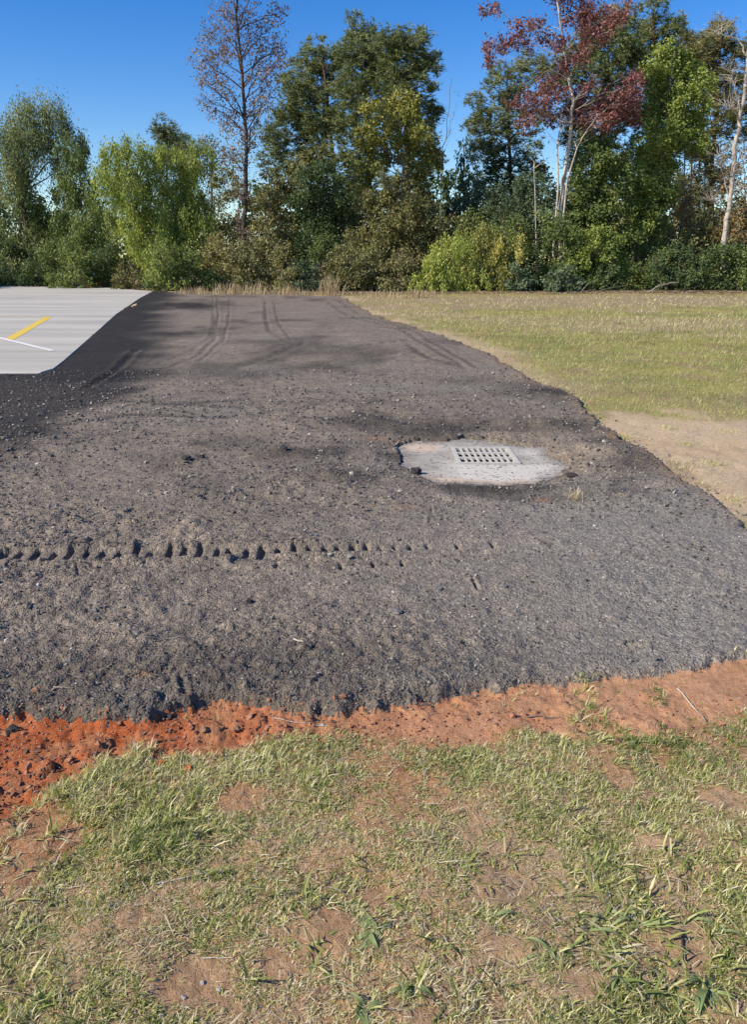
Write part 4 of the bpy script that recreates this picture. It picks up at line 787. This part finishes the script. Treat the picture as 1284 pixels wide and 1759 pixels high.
tree('reddish_tree', 0, 49, [(692, 503), (690, 440), (688, 370), (680, 320)], [(665, 320, 18), (690, 322, 18), (650, 345, 20), (680, 352, 24), (712, 350, 20), (645, 375, 20), (700, 385, 28), (735, 385, 24), (670, 395, 26), (755, 410, 22), (718, 420, 30), (685, 430, 28), (650, 425, 22), (745, 440, 26)],
     'dark tree with rust and yellow tinged leaves below the yellow green one', 'tree', L_RBR, B_DARK, 14, .13, 1700, .17, .6, tint=.5)
tree('conifer', 0, 55, [(797, 500), (797, 400), (797, 250)], [(797, 245, 9), (793, 268, 11), (802, 285, 13), (788, 305, 14), (806, 315, 15), (790, 335, 17), (812, 345, 17), (780, 360, 15), (800, 370, 20), (820, 385, 16), (785, 390, 18), (805, 405, 20)], 'thin dark conifer in the gap between the two clumps', 'tree', L_BLU, B_DARK, 15, .12, 1000, .2, .2, 'willow', tint=.25)
# bare snag of twigs
def bare_tree(name, Y, paths, label, mat, r0, twig=14, seed=3, tl=.7):
    r = np.random.RandomState(seed); parts = []; T0 = at(*paths[0][0], Y); org = np.array((T0[0], Y, 0.))
    for pi, pth in enumerate(paths):
        P = np.array([at(u, v, Y) for u, v in pth]); 
        if pi == 0: P[0, 2] = -.05
        t = np.linspace(0, 1, len(P)); tt = np.linspace(0, 1, len(P) * 4); P = np.stack([np.interp(tt, t, P[:, i]) for i in range(3)], 1); P[1:-1] += r.normal(0, .04, (len(P) - 2, 3)); P[:, 1] += np.linspace(0, r.uniform(-.8, .8) if pi else 0, len(P))
        ra = r0 * (1 if pi == 0 else .27); parts.append(tube(P, np.linspace(ra, ra * (.4 if pi == 0 else .15), len(P)), 9 if pi == 0 else 5))
        for k_ in range(twig if pi else twig // 2):
            j = r.randint(len(P) // 2, len(P)); d = r.normal(size=3); d[2] = abs(d[2]) + .3; d /= np.linalg.norm(d); Q = bez(P[j], P[j] + d * tl * r.uniform(.5, 2), .03, r, 5, .08); parts.append(tube(Q, np.linspace(.014, .005, 5), 4))
            for q_ in range(2):
                d2 = d + r.normal(size=3) * .7; d2 /= np.linalg.norm(d2); parts.append(tube(bez(Q[r.randint(2, 5)], Q[3] + d2 * tl * r.uniform(.4, 1), .1, r, 4, .2), np.linspace(.008, .004, 4), 3))
    V, Fc = join(parts); return obj(name, mesh(name, V - org, Fc, True, None, [mat]), loc=org, label=label, cat='tree')
bare_tree('bare_sapling', 52, [[(757, 500), (757, 380), (758, 290), (768, 220), (777, 135)], [(766, 240), (778, 205), (790, 160)], [(760, 270), (772, 240), (776, 190)]], 'leafless slender sapling against the sky between the clumps', B_GREY, .045, 4, 4, .35)
# --- right clump
tree('pine_tree', 0, 62, [(880, 500), (880, 380), (875, 240), (872, 120)], [(843, 150, 13), (862, 160, 14), (836, 180, 16), (872, 120, 14), (890, 135, 18), (830, 210, 18), (860, 200, 22), (895, 170, 22), (828, 240, 18), (860, 240, 26), (900, 215, 22), (835, 275, 22), (870, 280, 26), (905, 260, 24), (845, 310, 24), (885, 320, 26), (860, 350, 24), (905, 300, 20), (830, 330, 16)],
     'leftmost dark pine of the right clump', 'tree', L_PIN, B_PINE, 16, .24, 1500, .30, .10, 'pine', group='pines of the right clump', tint=.48)
tree('pine_tree', 0, 64, [(1030, 500), (1030, 350), (1040, 200), (1050, 20)], [(1050, 25, 20), (1030, 50, 24), (1065, 50, 24), (1010, 80, 26), (1045, 85, 28), (1080, 80, 24), (1000, 115, 24), (1035, 120, 28), (1070, 115, 26), (990, 150, 24), (1025, 155, 26), (1060, 155, 24), (1095, 130, 22), (1040, 190, 26), (1080, 180, 24), (1000, 190, 22), (950, 120, 24), (930, 150, 24), (915, 110, 18)],
     'big dark pine behind the red leaved tree', 'tree', L_PIN, B_PINE, 17, .28, 1400, .32, .10, 'pine', group='pines of the right clump', tint=.45)
tree('pine_tree', 0, 66, [(1128, 500), (1128, 350), (1126, 200), (1124, 15)], [(1122, 16, 13), (1112, 38, 16), (1134, 40, 16), (1104, 65, 18), (1128, 68, 20), (1152, 50, 14), (1110, 95, 20), (1140, 95, 20), (1150, 78, 14), (1092, 100, 16), (1125, 125, 22), (1165, 55, 16), (1178, 85, 20), (1190, 115, 18)],
     'narrow pointed pine just right of the big one', 'tree', L_PIN, B_PINE, 18, .24, 1300, .32, .10, 'pine', group='pines of the right clump', tint=.55)
tree('pine_tree', 0, 60, [(1222, 500), (1222, 350), (1230, 200), (1240, 50)], [(1246, 46, 15), (1230, 62, 20), (1258, 64, 20), (1205, 80, 22), (1240, 88, 26), (1275, 90, 22), (1190, 105, 22), (1220, 115, 26), (1260, 120, 28), (1295, 130, 26), (1235, 150, 28), (1275, 160, 28), (1215, 170, 20), (1250, 190, 26), (1290, 200, 26), (1222, 215, 18), (1185, 68, 14), (1260, 225, 18)],
     'hazy green broad pine at the right edge', 'tree', L_OLV, B_PINE, 19, .26, 1200, .32, .10, 'pine', group='pines of the right clump', tint=.25)
tree('tall_leafy_tree', 0, 51, [(1120, 503), (1122, 400), (1140, 250), (1160, 90)], [(1160, 85, 20), (1145, 105, 22), (1175, 110, 24), (1150, 140, 26), (1185, 145, 20), (1135, 165, 24), (1168, 175, 26), (1140, 205, 28), (1175, 215, 22), (1125, 235, 26), (1155, 250, 26), (1118, 270, 26), (1145, 290, 24), (1105, 300, 28), (1135, 325, 24), (1090, 330, 24), (1115, 355, 28), (1085, 375, 26), (1110, 400, 28), (1140, 380, 20), (1095, 425, 26), (1130, 440, 24), (1198, 180, 18), (1195, 115, 18), (1205, 145, 18), (1190, 215, 20), (1192, 250, 18)],
     'tall bright leafy green tree right of the red one', 'tree', L_BRI, B_GREY, 20, .2, 2300, .165, .65, tint=.36, sub=16)
tree('red_leaved_tree', 0, 48.5, [(962, 503), (962, 400), (966, 325), (978, 270), (983, 180), (974, 100), (958, 30), (950, -40)], [(832, 96, 9), (845, 85, 12), (862, 72, 14), (850, 98, 9), (880, 62, 14), (898, 50, 14), (838, 15, 12), (850, 28, 8), (915, 75, 12), (880, 85, 10), (925, 30, 16), (945, 55, 14), (985, 110, 18), (995, 95, 14), (968, 120, 12), (1000, 40, 22), (1030, 20, 22), (1060, 30, 18), (935, 150, 16), (920, 175, 16), (898, 165, 12), (880, 175, 9), (945, 190, 18), (968, 200, 16), (990, 190, 16), (1012, 150, 14), (1030, 190, 20), (1055, 185, 20), (1085, 190, 18), (1080, 150, 16), (1100, 165, 14), (1060, 205, 18), (1030, 212, 16), (1085, 130, 12), (900, 205, 12), (975, -20, 30), (950, 160, 18), (1000, 165, 18), (1050, 165, 18), (905, 190, 14), (1020, 60, 16), (1000, 20, 22), (1045, 55, 16), (960, 85, 14), (1065, 180, 18), (1000, 205, 14), (1092, 205, 12), (1070, 15, 18)],
     'tree with white trunk and dull red leaves rising above the right clump', 'tree', L_RED, B_WHITE, 21, .17, 1050, .15, .6, tint=.45, sub=20, twigs=1, depth=.8, extra=1, limb=.4)
def white_stems():
    Y = 48.3; r = np.random.RandomState(9); 
    for pth, rr_, lab in (([(950, 500), (952, 420), (960, 320), (958, 250), (962, 225)], .07, 'pinkish white thin stem left of the white trunk'), ([(972, 500), (968, 380), (975, 310), (985, 278), (992, 255)], .07, 'short white stem forking right beside the white trunk'), ([(922, 500), (922, 420), (920, 330), (918, 290)], .04, 'grey thin trunk left of the white trunk in the undergrowth')):
        P = np.array([at(u, v, Y) for u, v in pth]); P[0, 2] = -.05; o = P[0].copy(); o[2] = 0; parts = [tube(P - o, np.linspace(rr_, rr_ * .5, len(P)), 7)]
        for k_ in range(3): d = r.normal(size=3); d[2] = abs(d[2]) + .5; parts.append(tube(bez(P[-1] - o, P[-1] - o + d * .5, .1, r, 5), np.linspace(.03, .008, 5), 4))
        V, Fc = join(parts); obj('bare_sapling', mesh('bare_sapling', V, Fc, True, None, [B_WHITE if 'white' in lab else B_GREY]), loc=o, label=lab, cat='tree')
white_stems()
tree('leafy_tree', 0, 50, [(1010, 503), (1012, 400), (1015, 320), (1020, 240)], [(1018, 240, 20), (1040, 250, 22), (1000, 265, 22), (1030, 285, 26), (1055, 280, 20), (1005, 300, 26), (1040, 320, 26), (1065, 310, 18), (1010, 345, 26), (1045, 355, 26), (990, 375, 24), (1020, 385, 26), (1060, 345, 18)], 'mid green leafy tree between the white trunk and the tall bright tree', 'tree', L_MID, B_DARK, 22, .15, 1700, .19, .65, tint=.5)
tree('leafy_tree', 0, 51, [(900, 503), (900, 430), (902, 360), (905, 310)], [(900, 315, 20), (925, 330, 22), (880, 340, 24), (905, 355, 28), (935, 365, 26), (870, 370, 24), (850, 345, 18), (890, 390, 26), (925, 395, 26), (950, 345, 18), (960, 380, 22)], 'shaggy mid green tree left of the white trunk', 'tree', L_BLU, B_DARK, 23, .13, 1700, .18, .5, tint=.55)
tree('brown_tree', 0, 53, [(1165, 503), (1168, 430), (1172, 370), (1175, 320)], [(1196, 250, 18), (1210, 290, 18), (1215, 335, 20), (1205, 380, 20), (1228, 390, 18), (1160, 310, 18), (1178, 335, 20), (1160, 350, 22), (1190, 360, 18), (1170, 380, 24), (1195, 400, 20), (1155, 405, 22), (1180, 430, 24)], 'thin brownish olive tree between the bright tree and the leaning trunk', 'tree', L_BRN, B_GREY, 24, .1, 700, .16, .6, tint=.5, sub=24)
tree('brown_tree', 0, 50, [(1290, 503), (1288, 420), (1283, 340), (1280, 270)], [(1278, 270, 18), (1265, 300, 20), (1290, 310, 22), (1270, 335, 22), (1262, 365, 18), (1288, 365, 24), (1270, 395, 22), (1300, 400, 26), (1245, 400, 14), (1240, 320, 14)], 'reddish brown thin leaved tree at the right edge', 'tree', L_BRN, B_GREY, 25, .1, 900, .15, .6, tint=.3, sub=26, twigs=6)
bare_tree('leaning_dead_tree', 47.5, [[(1241, 500), (1243, 435), (1250, 380), (1257, 320), (1268, 240), (1278, 170), (1290, 80), (1296, 20)], [(1287, 100), (1270, 68), (1240, 60), (1225, 58)], [(1262, 290), (1280, 262), (1300, 250)], [(1275, 190), (1262, 150), (1250, 120)], [(1272, 210), (1256, 190), (1236, 185)], [(1255, 340), (1240, 300), (1232, 270)], [(1252, 370), (1235, 350), (1222, 345)]], 'pale dead trunk leaning right with bare twigs at the right edge', B_BLEACH, .18, 22, 8, .6)
for i, (u, v0, v1, Y, rr_) in enumerate([(1188, 500, 250, 62, .10), (1202, 500, 200, 65, .11), (1212, 500, 240, 60, .08), (1226, 500, 180, 66, .12), (1176, 500, 230, 64, .09)]):
    P = np.array([at(u, v0, Y), at(u + 2, 420, Y), at(u - 1, 330, Y), at(u + 3, v1, Y)]); P[0, 2] = -.05; o = P[0].copy(); o[2] = 0
    V, Fc = tube(P - o, np.linspace(rr_, rr_ * .6, 4), 7); obj('slim_pine', mesh('slim_pine', V, Fc, True, None, [B_DARK]), loc=o, label=['second slim dark trunk from the left in the gap beside the brown tree', 'middle slim dark trunk in the gap left of the leaning trunk', 'fourth slim dark trunk from the left in the sky gap', 'rightmost slim dark trunk in the sky gap by the leaning one', 'leftmost slim dark trunk in the gap beside the brown tree'][i], cat='tree', group='slim trunks behind the right clump')

# --- shrubs
def shrub(name, u, v, R, Y, mat, label, seed, n_per=1700, size=.15, asp=.6, style='leaf', tint=.5, wide=1.0, sub=12):
    """mound of foliage on several stems, lobes stacked from the ground up"""
    r = np.random.RandomState(seed); m = mpp(Y); c = at(u, v, Y); Rm = R * m; top = c[2] + Rm; L = []
    n = 7 if R > 30 else 5
    for i in range(n):
        f_ = (i + .5) / n; z = top * (.16 + .70 * f_); w = Rm * wide * (1.0 - .55 * f_); L.append((np.array((c[0] + r.uniform(-1, 1) * w, Y + r.uniform(-.9, .6), z)), Rm * r.uniform(.42, .62)))
    for s_ in (-1, 0, 1): L.append((np.array((c[0] + s_ * Rm * .65 * wide, Y - .5 + r.uniform(-.4, .4), Rm * .36)), Rm * .5))
    org = np.array((c[0], Y, 0.)); parts = []
    for (q, rad) in L:
        b = org + r.normal(0, .15, 3) * np.array((1, 1, 0)); P = bez(b, q, .1, r, 6, .1); parts.append(tube(P - org, np.linspace(.035, .01, 6), 4))
        for w in range(3): d = r.normal(size=3); d /= np.linalg.norm(d); d[2] = abs(d[2]); parts.append(tube(bez(P[3], q + d * rad * .95, .05, r, 4, .1) - org, np.linspace(.014, .005, 4), 3))
    V, Fc = join(parts); root = empty(name, org, label, 'shrub'); obj('stems', mesh('stems', V, Fc, True, None, [B_GREY]), root)
    crown('foliage', L, n_per, size, asp, style, mat, r, root, org, tint, sub); return root
SH = [('leafy_bush', 1100, 395, 42, 50, L_MID, 'tall green bush behind the low dark one right of the tan opening', S(tint=.5)),
 ('green_bush', 1225, 400, 34, 52, L_OLV, 'olive green bush rising behind the leaning trunk', S(tint=.5)),
 ('green_bush', 1000, 385, 40, 52, L_MID, 'tall green bush under the mid green tree right of the white trunk', S(tint=.4)),
 ('green_bush', 830, 390, 38, 52, L_MID, 'green bush behind the yellow olive one in the gap', S(tint=.4)),
 ('dark_shrub', 30, 455, 36, 56, L_DRK, 'dark bush under the willow at the left edge', {}),
 ('dark_shrub', 75, 465, 26, 54, L_DRK, 'second dark bush right of the left edge one', {}),
 ('green_bush', 120, 452, 30, 51, L_MID, 'mid green bush standing behind the concrete at left', S(tint=.6)),
 ('dark_shrub', 182, 450, 28, 52, L_DRK, 'dark bush behind the red clay heap', {}),
 ('brown_bush', 225, 473, 22, 49, L_RBR, 'low dull bush behind the tip of the concrete', {}),
 ('leafy_bush', 290, 462, 34, 47, L_MID, 'bright edged leafy bush behind the left asphalt corner', S(tint=.68)),
 ('leafy_bush', 335, 465, 32, 47.5, L_MID, 'leafy bush right of the one behind the asphalt corner', S(tint=.62)),
 ('green_bush', 382, 440, 34, 49, L_OLV, 'pale olive bush left of the purple tree trunk', S(tint=.6)),
 ('green_bush', 420, 455, 32, 48, L_BGR, 'greyish bush in front of the purple tree trunk', S(tint=.45)),
 ('green_bush', 465, 455, 34, 48, L_OLV, 'olive bush right of the purple tree trunk', S(tint=.45)),
 ('brushy_bush', 500, 480, 22, 46.5, L_BGR, 'low twiggy brush behind the middle of the asphalt', S(tint=.5)),
 ('dark_shrub', 530, 478, 24, 46.5, L_BLU, 'dark low bush left of the lone straw tuft', S(tint=.25)),
 ('green_bush', 548, 440, 32, 48.5, L_MID, 'green bush beneath the very dark tree', {}),
 ('brushy_bush', 592, 462, 34, 47, L_BGR, 'tan tinged brush right of the lone straw tuft', S(tint=.45)),
 ('green_bush', 608, 425, 34, 48.5, L_OLV, 'olive bush right of the very dark tree', S(tint=.55)),
 ('brushy_bush', 640, 470, 32, 46.8, L_BGR, 'grey brown brush at the corner of the asphalt and lawn', S(tint=.4)),
 ('yellow_bush', 650, 430, 28, 48, L_YEL, 'yellow tinted bush under the rusty tree', S(tint=.3)),
 ('brushy_bush', 690, 468, 32, 46.5, L_BGR, 'dull brush beneath the rusty tree', S(tint=.5)),
 ('dark_shrub', 735, 440, 28, 48, L_RBR, 'dark bush left behind the yellow green bush', {}),
 ('yellow_bush', 745, 470, 32, 45.5, L_BRI, 'low bright yellow green bush left of the taller one', S(style='willow', size=.15, asp=.16, tint=.6, n_per=2600)),
 ('yellow_bush', 790, 455, 44, 45.5, L_BRI, 'feathery yellow green bush at the lawn edge', S(style='willow', size=.15, asp=.16, tint=.66, n_per=2600)),
 ('yellow_bush', 840, 438, 42, 46, L_YEL, 'taller yellow olive bush right of the feathery one', S(style='willow', size=.15, asp=.18, tint=.5, n_per=2400)),
 ('leafy_bush', 885, 425, 44, 47, L_MID, 'rounded leafy green bush left of the white trunk base', S(tint=.55)),
 ('leafy_bush', 895, 478, 26, 45, L_BLU, 'low grey green bush below the rounded leafy one', S(tint=.6)),
 ('leafy_bush', 968, 482, 26, 44.6, L_BLU, 'low bluish green bush right of the white trunk base', S(tint=.7)),
 ('dark_shrub', 935, 462, 30, 46, L_DRK, 'dark bush between the two bluish green ones', {}),
 ('leafy_bush', 1000, 430, 38, 46.5, L_BRI, 'bright leafy bush below the mid green tree', S(tint=.28)),
 ('leafy_bush', 1050, 440, 38, 47, L_BRI, 'bright leafy bush under the tall bright tree', S(tint=.22)),
 ('leafy_bush', 955, 400, 44, 46.8, L_MID, 'tall mid green bush hiding the foot of the white trunk', S(tint=.45)),
 ('dark_shrub', 1035, 480, 24, 45.5, L_DRK, 'low dark bush below the bright leafy bushes', {}),
 ('dark_shrub', 1140, 470, 30, 46.5, L_DRK, 'dark bush right of the tan opening in the undergrowth', {}),
 ('green_bush', 1175, 455, 34, 47.5, L_DRK, 'dark green bush left of the leaning trunk', S(tint=.7)),
 ('green_bush', 1212, 460, 32, 46.5, L_DRK, 'dark green bush at the foot of the leaning trunk', S(tint=.6)),
 ('green_bush', 1262, 455, 36, 46, L_MID, 'green bush right of the leaning trunk', S(tint=.4)),
 ('green_bush', 1310, 460, 36, 47, L_MID, 'green bush half out of the picture on the right', S(tint=.5)),
 ('green_bush', -20, 450, 40, 58, L_MID, 'green bush half out of the picture on the left', {})]
for i, (nm, u, v, R, Y, mt, lab, kw) in enumerate(SH): shrub(nm, u, v, R, Y, mt, lab, 100 + i, **kw)

# distant woodland closing the low gaps, and the thicket inside the wood edge: masses nobody could count
def woodland(name, Y, x0, x1, hh0, hv, mat, tint, n, size, seed):
    r = np.random.RandomState(seed); L = []
    for x in np.arange(x0, x1, 1.9):
        hh = hh0 + hv * float(fbm(np.array([x / 6.]), np.array([seed * .3]), seed, 3)[0]) * 1.6
        for z in np.arange(.7, max(hh, 1.2), 1.5): L.append((np.array((x + r.normal(0, .7), Y + r.uniform(-2.5, 2.5), z)), r.uniform(1.0, 1.6)))
    o = crown(name, L, n, size, .65, 'leaf', mat, r, None, (0, 0, 0), tint, 10); o['kind'] = 'stuff'
woodland('distant_woodland', 84, -64, 64, 7.2, 3.0, L_DRK, .75, 210, .42, 5)
woodland('woodland_thicket', 59, -32, -10, 4.6, 2.4, L_MID, .35, 430, .26, 9)
woodland('woodland_thicket', 60, -9, 36, 6.2, 3.0, L_OLV, .30, 430, .26, 19)
woodland('woodland_thicket', 53, -12, 30, 3.0, 1.6, L_OLV, .25, 620, .20, 14)

# shade trees outside the frame on the left, whose shadow falls across the far end of the concrete
for i, (x, Y, lab) in enumerate([(-33.5, 49, 'tall leafy tree beyond the left edge of the picture'), (-34.5, 54, 'second tall leafy tree further back beyond the left edge')]):
    r = np.random.RandomState(300 + i); root = empty('roadside_tree', (x, Y, 0), lab, 'tree'); L = [(np.array((x + r.normal(0, 1.5), Y + r.normal(0, 1.3), z)), r.uniform(1.2, 1.9)) for z in np.linspace(2, 8, 13)]
    pts = np.array([(0, 0, -.05), (.1, 0, 3), (0, .1, 6), (.1, 0, 8)], float); parts = [tube(pts, np.array((.25, .2, .12, .04)), 8)] + [tube(bez((0, 0, c[2] * .6), c - np.array((x, Y, 0)), .1, r), np.linspace(.06, .02, 7), 5) for c, R in L]; V, Fc = join(parts); obj('trunk', mesh('trunk', V, Fc, True, None, [B_DARK]), root); crown('crown', L, 420, .3, .6, 'leaf', L_MID, r, root, (x, Y, 0))

# ground clutter at the wood edge
def clay_heap():
    x, y = G(172, 494); r = np.random.RandomState(3); n = 40; t = np.linspace(-1, 1, n); X, Y = np.meshgrid(t, t); Z = np.clip(1 - X ** 2 - Y ** 2, 0, 1) * (.45 + .25 * fbm(X * 3, Y * 3, 7, 4)) - .04; V = np.stack([X.ravel() * 1.6, Y.ravel() * 1.3, Z.ravel()], 1); idx = np.arange(n * n).reshape(n, n); q = np.stack([idx[:-1, :-1], idx[:-1, 1:], idx[1:, 1:], idx[1:, :-1]], -1).reshape(-1, 4)
    obj('clay_heap', mesh('clay_heap', V, q, True, None, [plain('red_clay_heap', (.42, .15, .06), .95, .3, 6)]), loc=(x, y + 1, 0), label='low heap of orange clay behind the far end of the concrete', cat='earth heap')
clay_heap()
def branch(name, pts, Y, rad, label, mat, seed):
    r = np.random.RandomState(seed); P = np.array([at(u, v, Y) for u, v in pts]); P[:, 2] = np.maximum(P[:, 2], .03); P[:, 1] += np.linspace(0, .6, len(P)); o = P[0].copy(); o[2] = 0
    parts = [tube(P - o, np.linspace(rad, rad * .4, len(P)), 6)]
    for k_ in range(4): d = r.normal(size=3); d[2] = abs(d[2]) * .6; parts.append(tube(bez(P[r.randint(1, len(P))] - o, P[-1] - o + d * .5, .1, r, 5), np.linspace(.02, .007, 5), 4))
    V, Fc = join(parts); obj(name, mesh(name, V, Fc, True, None, [mat]), loc=o, label=label, cat='branch')
branch('fallen_branch', [(1112, 506), (1122, 500), (1132, 494), (1145, 490)], 43.2, .05, 'pale crooked fallen branch at the wood edge', B_BLEACH, 1)
branch('fallen_branch', [(975, 509), (1000, 508), (1030, 507)], 43, .05, 'grey fallen branch lying below the bluish green bush', B_GREY, 2)
branch('fallen_branch', [(1130, 508), (1170, 507), (1200, 506)], 42.8, .06, 'dark log lying on leaf litter at the right wood edge', B_DARK, 3)
def litter():
    r = np.random.RandomState(8); n = 26000; x = r.uniform(-14, 24, n); y = 43.8 + r.normal(0, 1.6, n) + .02 * x; ok = (masks(x, y)[0] < -.1) & (sd_poly(x, y, CONC) < -.1); x, y = x[ok], y[ok]; n = len(x)
    m = leaf_mat('leaf_litter', [(0, (.12, .075, .045)), (.5, (.30, .21, .13)), (1, (.50, .39, .27))], .1, .8)
    obj('leaf_litter', blades('leaf_litter', x, y, gz(x, y, .2) + .01, r.uniform(.08, .2, n), r.uniform(.04, .09, n), r.uniform(0, 6.3, n), r.uniform(1.2, 1.6, n), r.rand(n), m, r, 1, .1), kind='stuff')
litter()
# twigs on the asphalt and straws across the grass
def twig(u0, v0, u1, v1, rad, label, mat, sag=.0, name='twig'):
    a = np.array((*G(u0, v0), 0.)); b = np.array((*G(u1, v1), 0.)); r = np.random.RandomState(int(u0)); P = bez(a, b, 0, r, 8, .06)
    P[:, 2] = gz(P[:, 0], P[:, 1]) + rad + .004; o = P[0].copy(); V, Fc = tube(P - o, np.linspace(rad, rad * .5, 8), 6); obj(name, mesh(name, V, Fc, True, None, [mat]), loc=o, label=label, cat='twig')
twig(240, 1116, 320, 1112, .0035, 'long thin pale twig on the asphalt at left', B_GREY)
twig(95, 1204, 128, 1207, .004, 'short straw coloured stick near the torn asphalt edge', B_BLEACH)
twig(505, 1110, 522, 1117, .004, 'tiny white stick on the asphalt below the tyre print', B_BLEACH)
twig(265, 1516, 380, 1495, .0022, 'straight straw lying across the turf at left', B_BLEACH, name='straw')
twig(470, 1235, 560, 1246, .0022, 'pale straw lying on the orange clay strip', B_BLEACH, name='straw')
twig(1172, 1598, 1176, 1650, .003, 'dark bare stalk standing in the lower right grass', B_DARK, name='stalk')
twig(345, 1643, 400, 1646, .002, 'short pale straw above the bare patch at bottom', B_BLEACH, name='straw')
twig(905, 1228, 965, 1232, .0025, 'grey twig pressed into the orange clay', B_GREY)
twig(1165, 1180, 1215, 1235, .0035, 'pale root line crossing the orange clay at right', B_BLEACH, name='root')
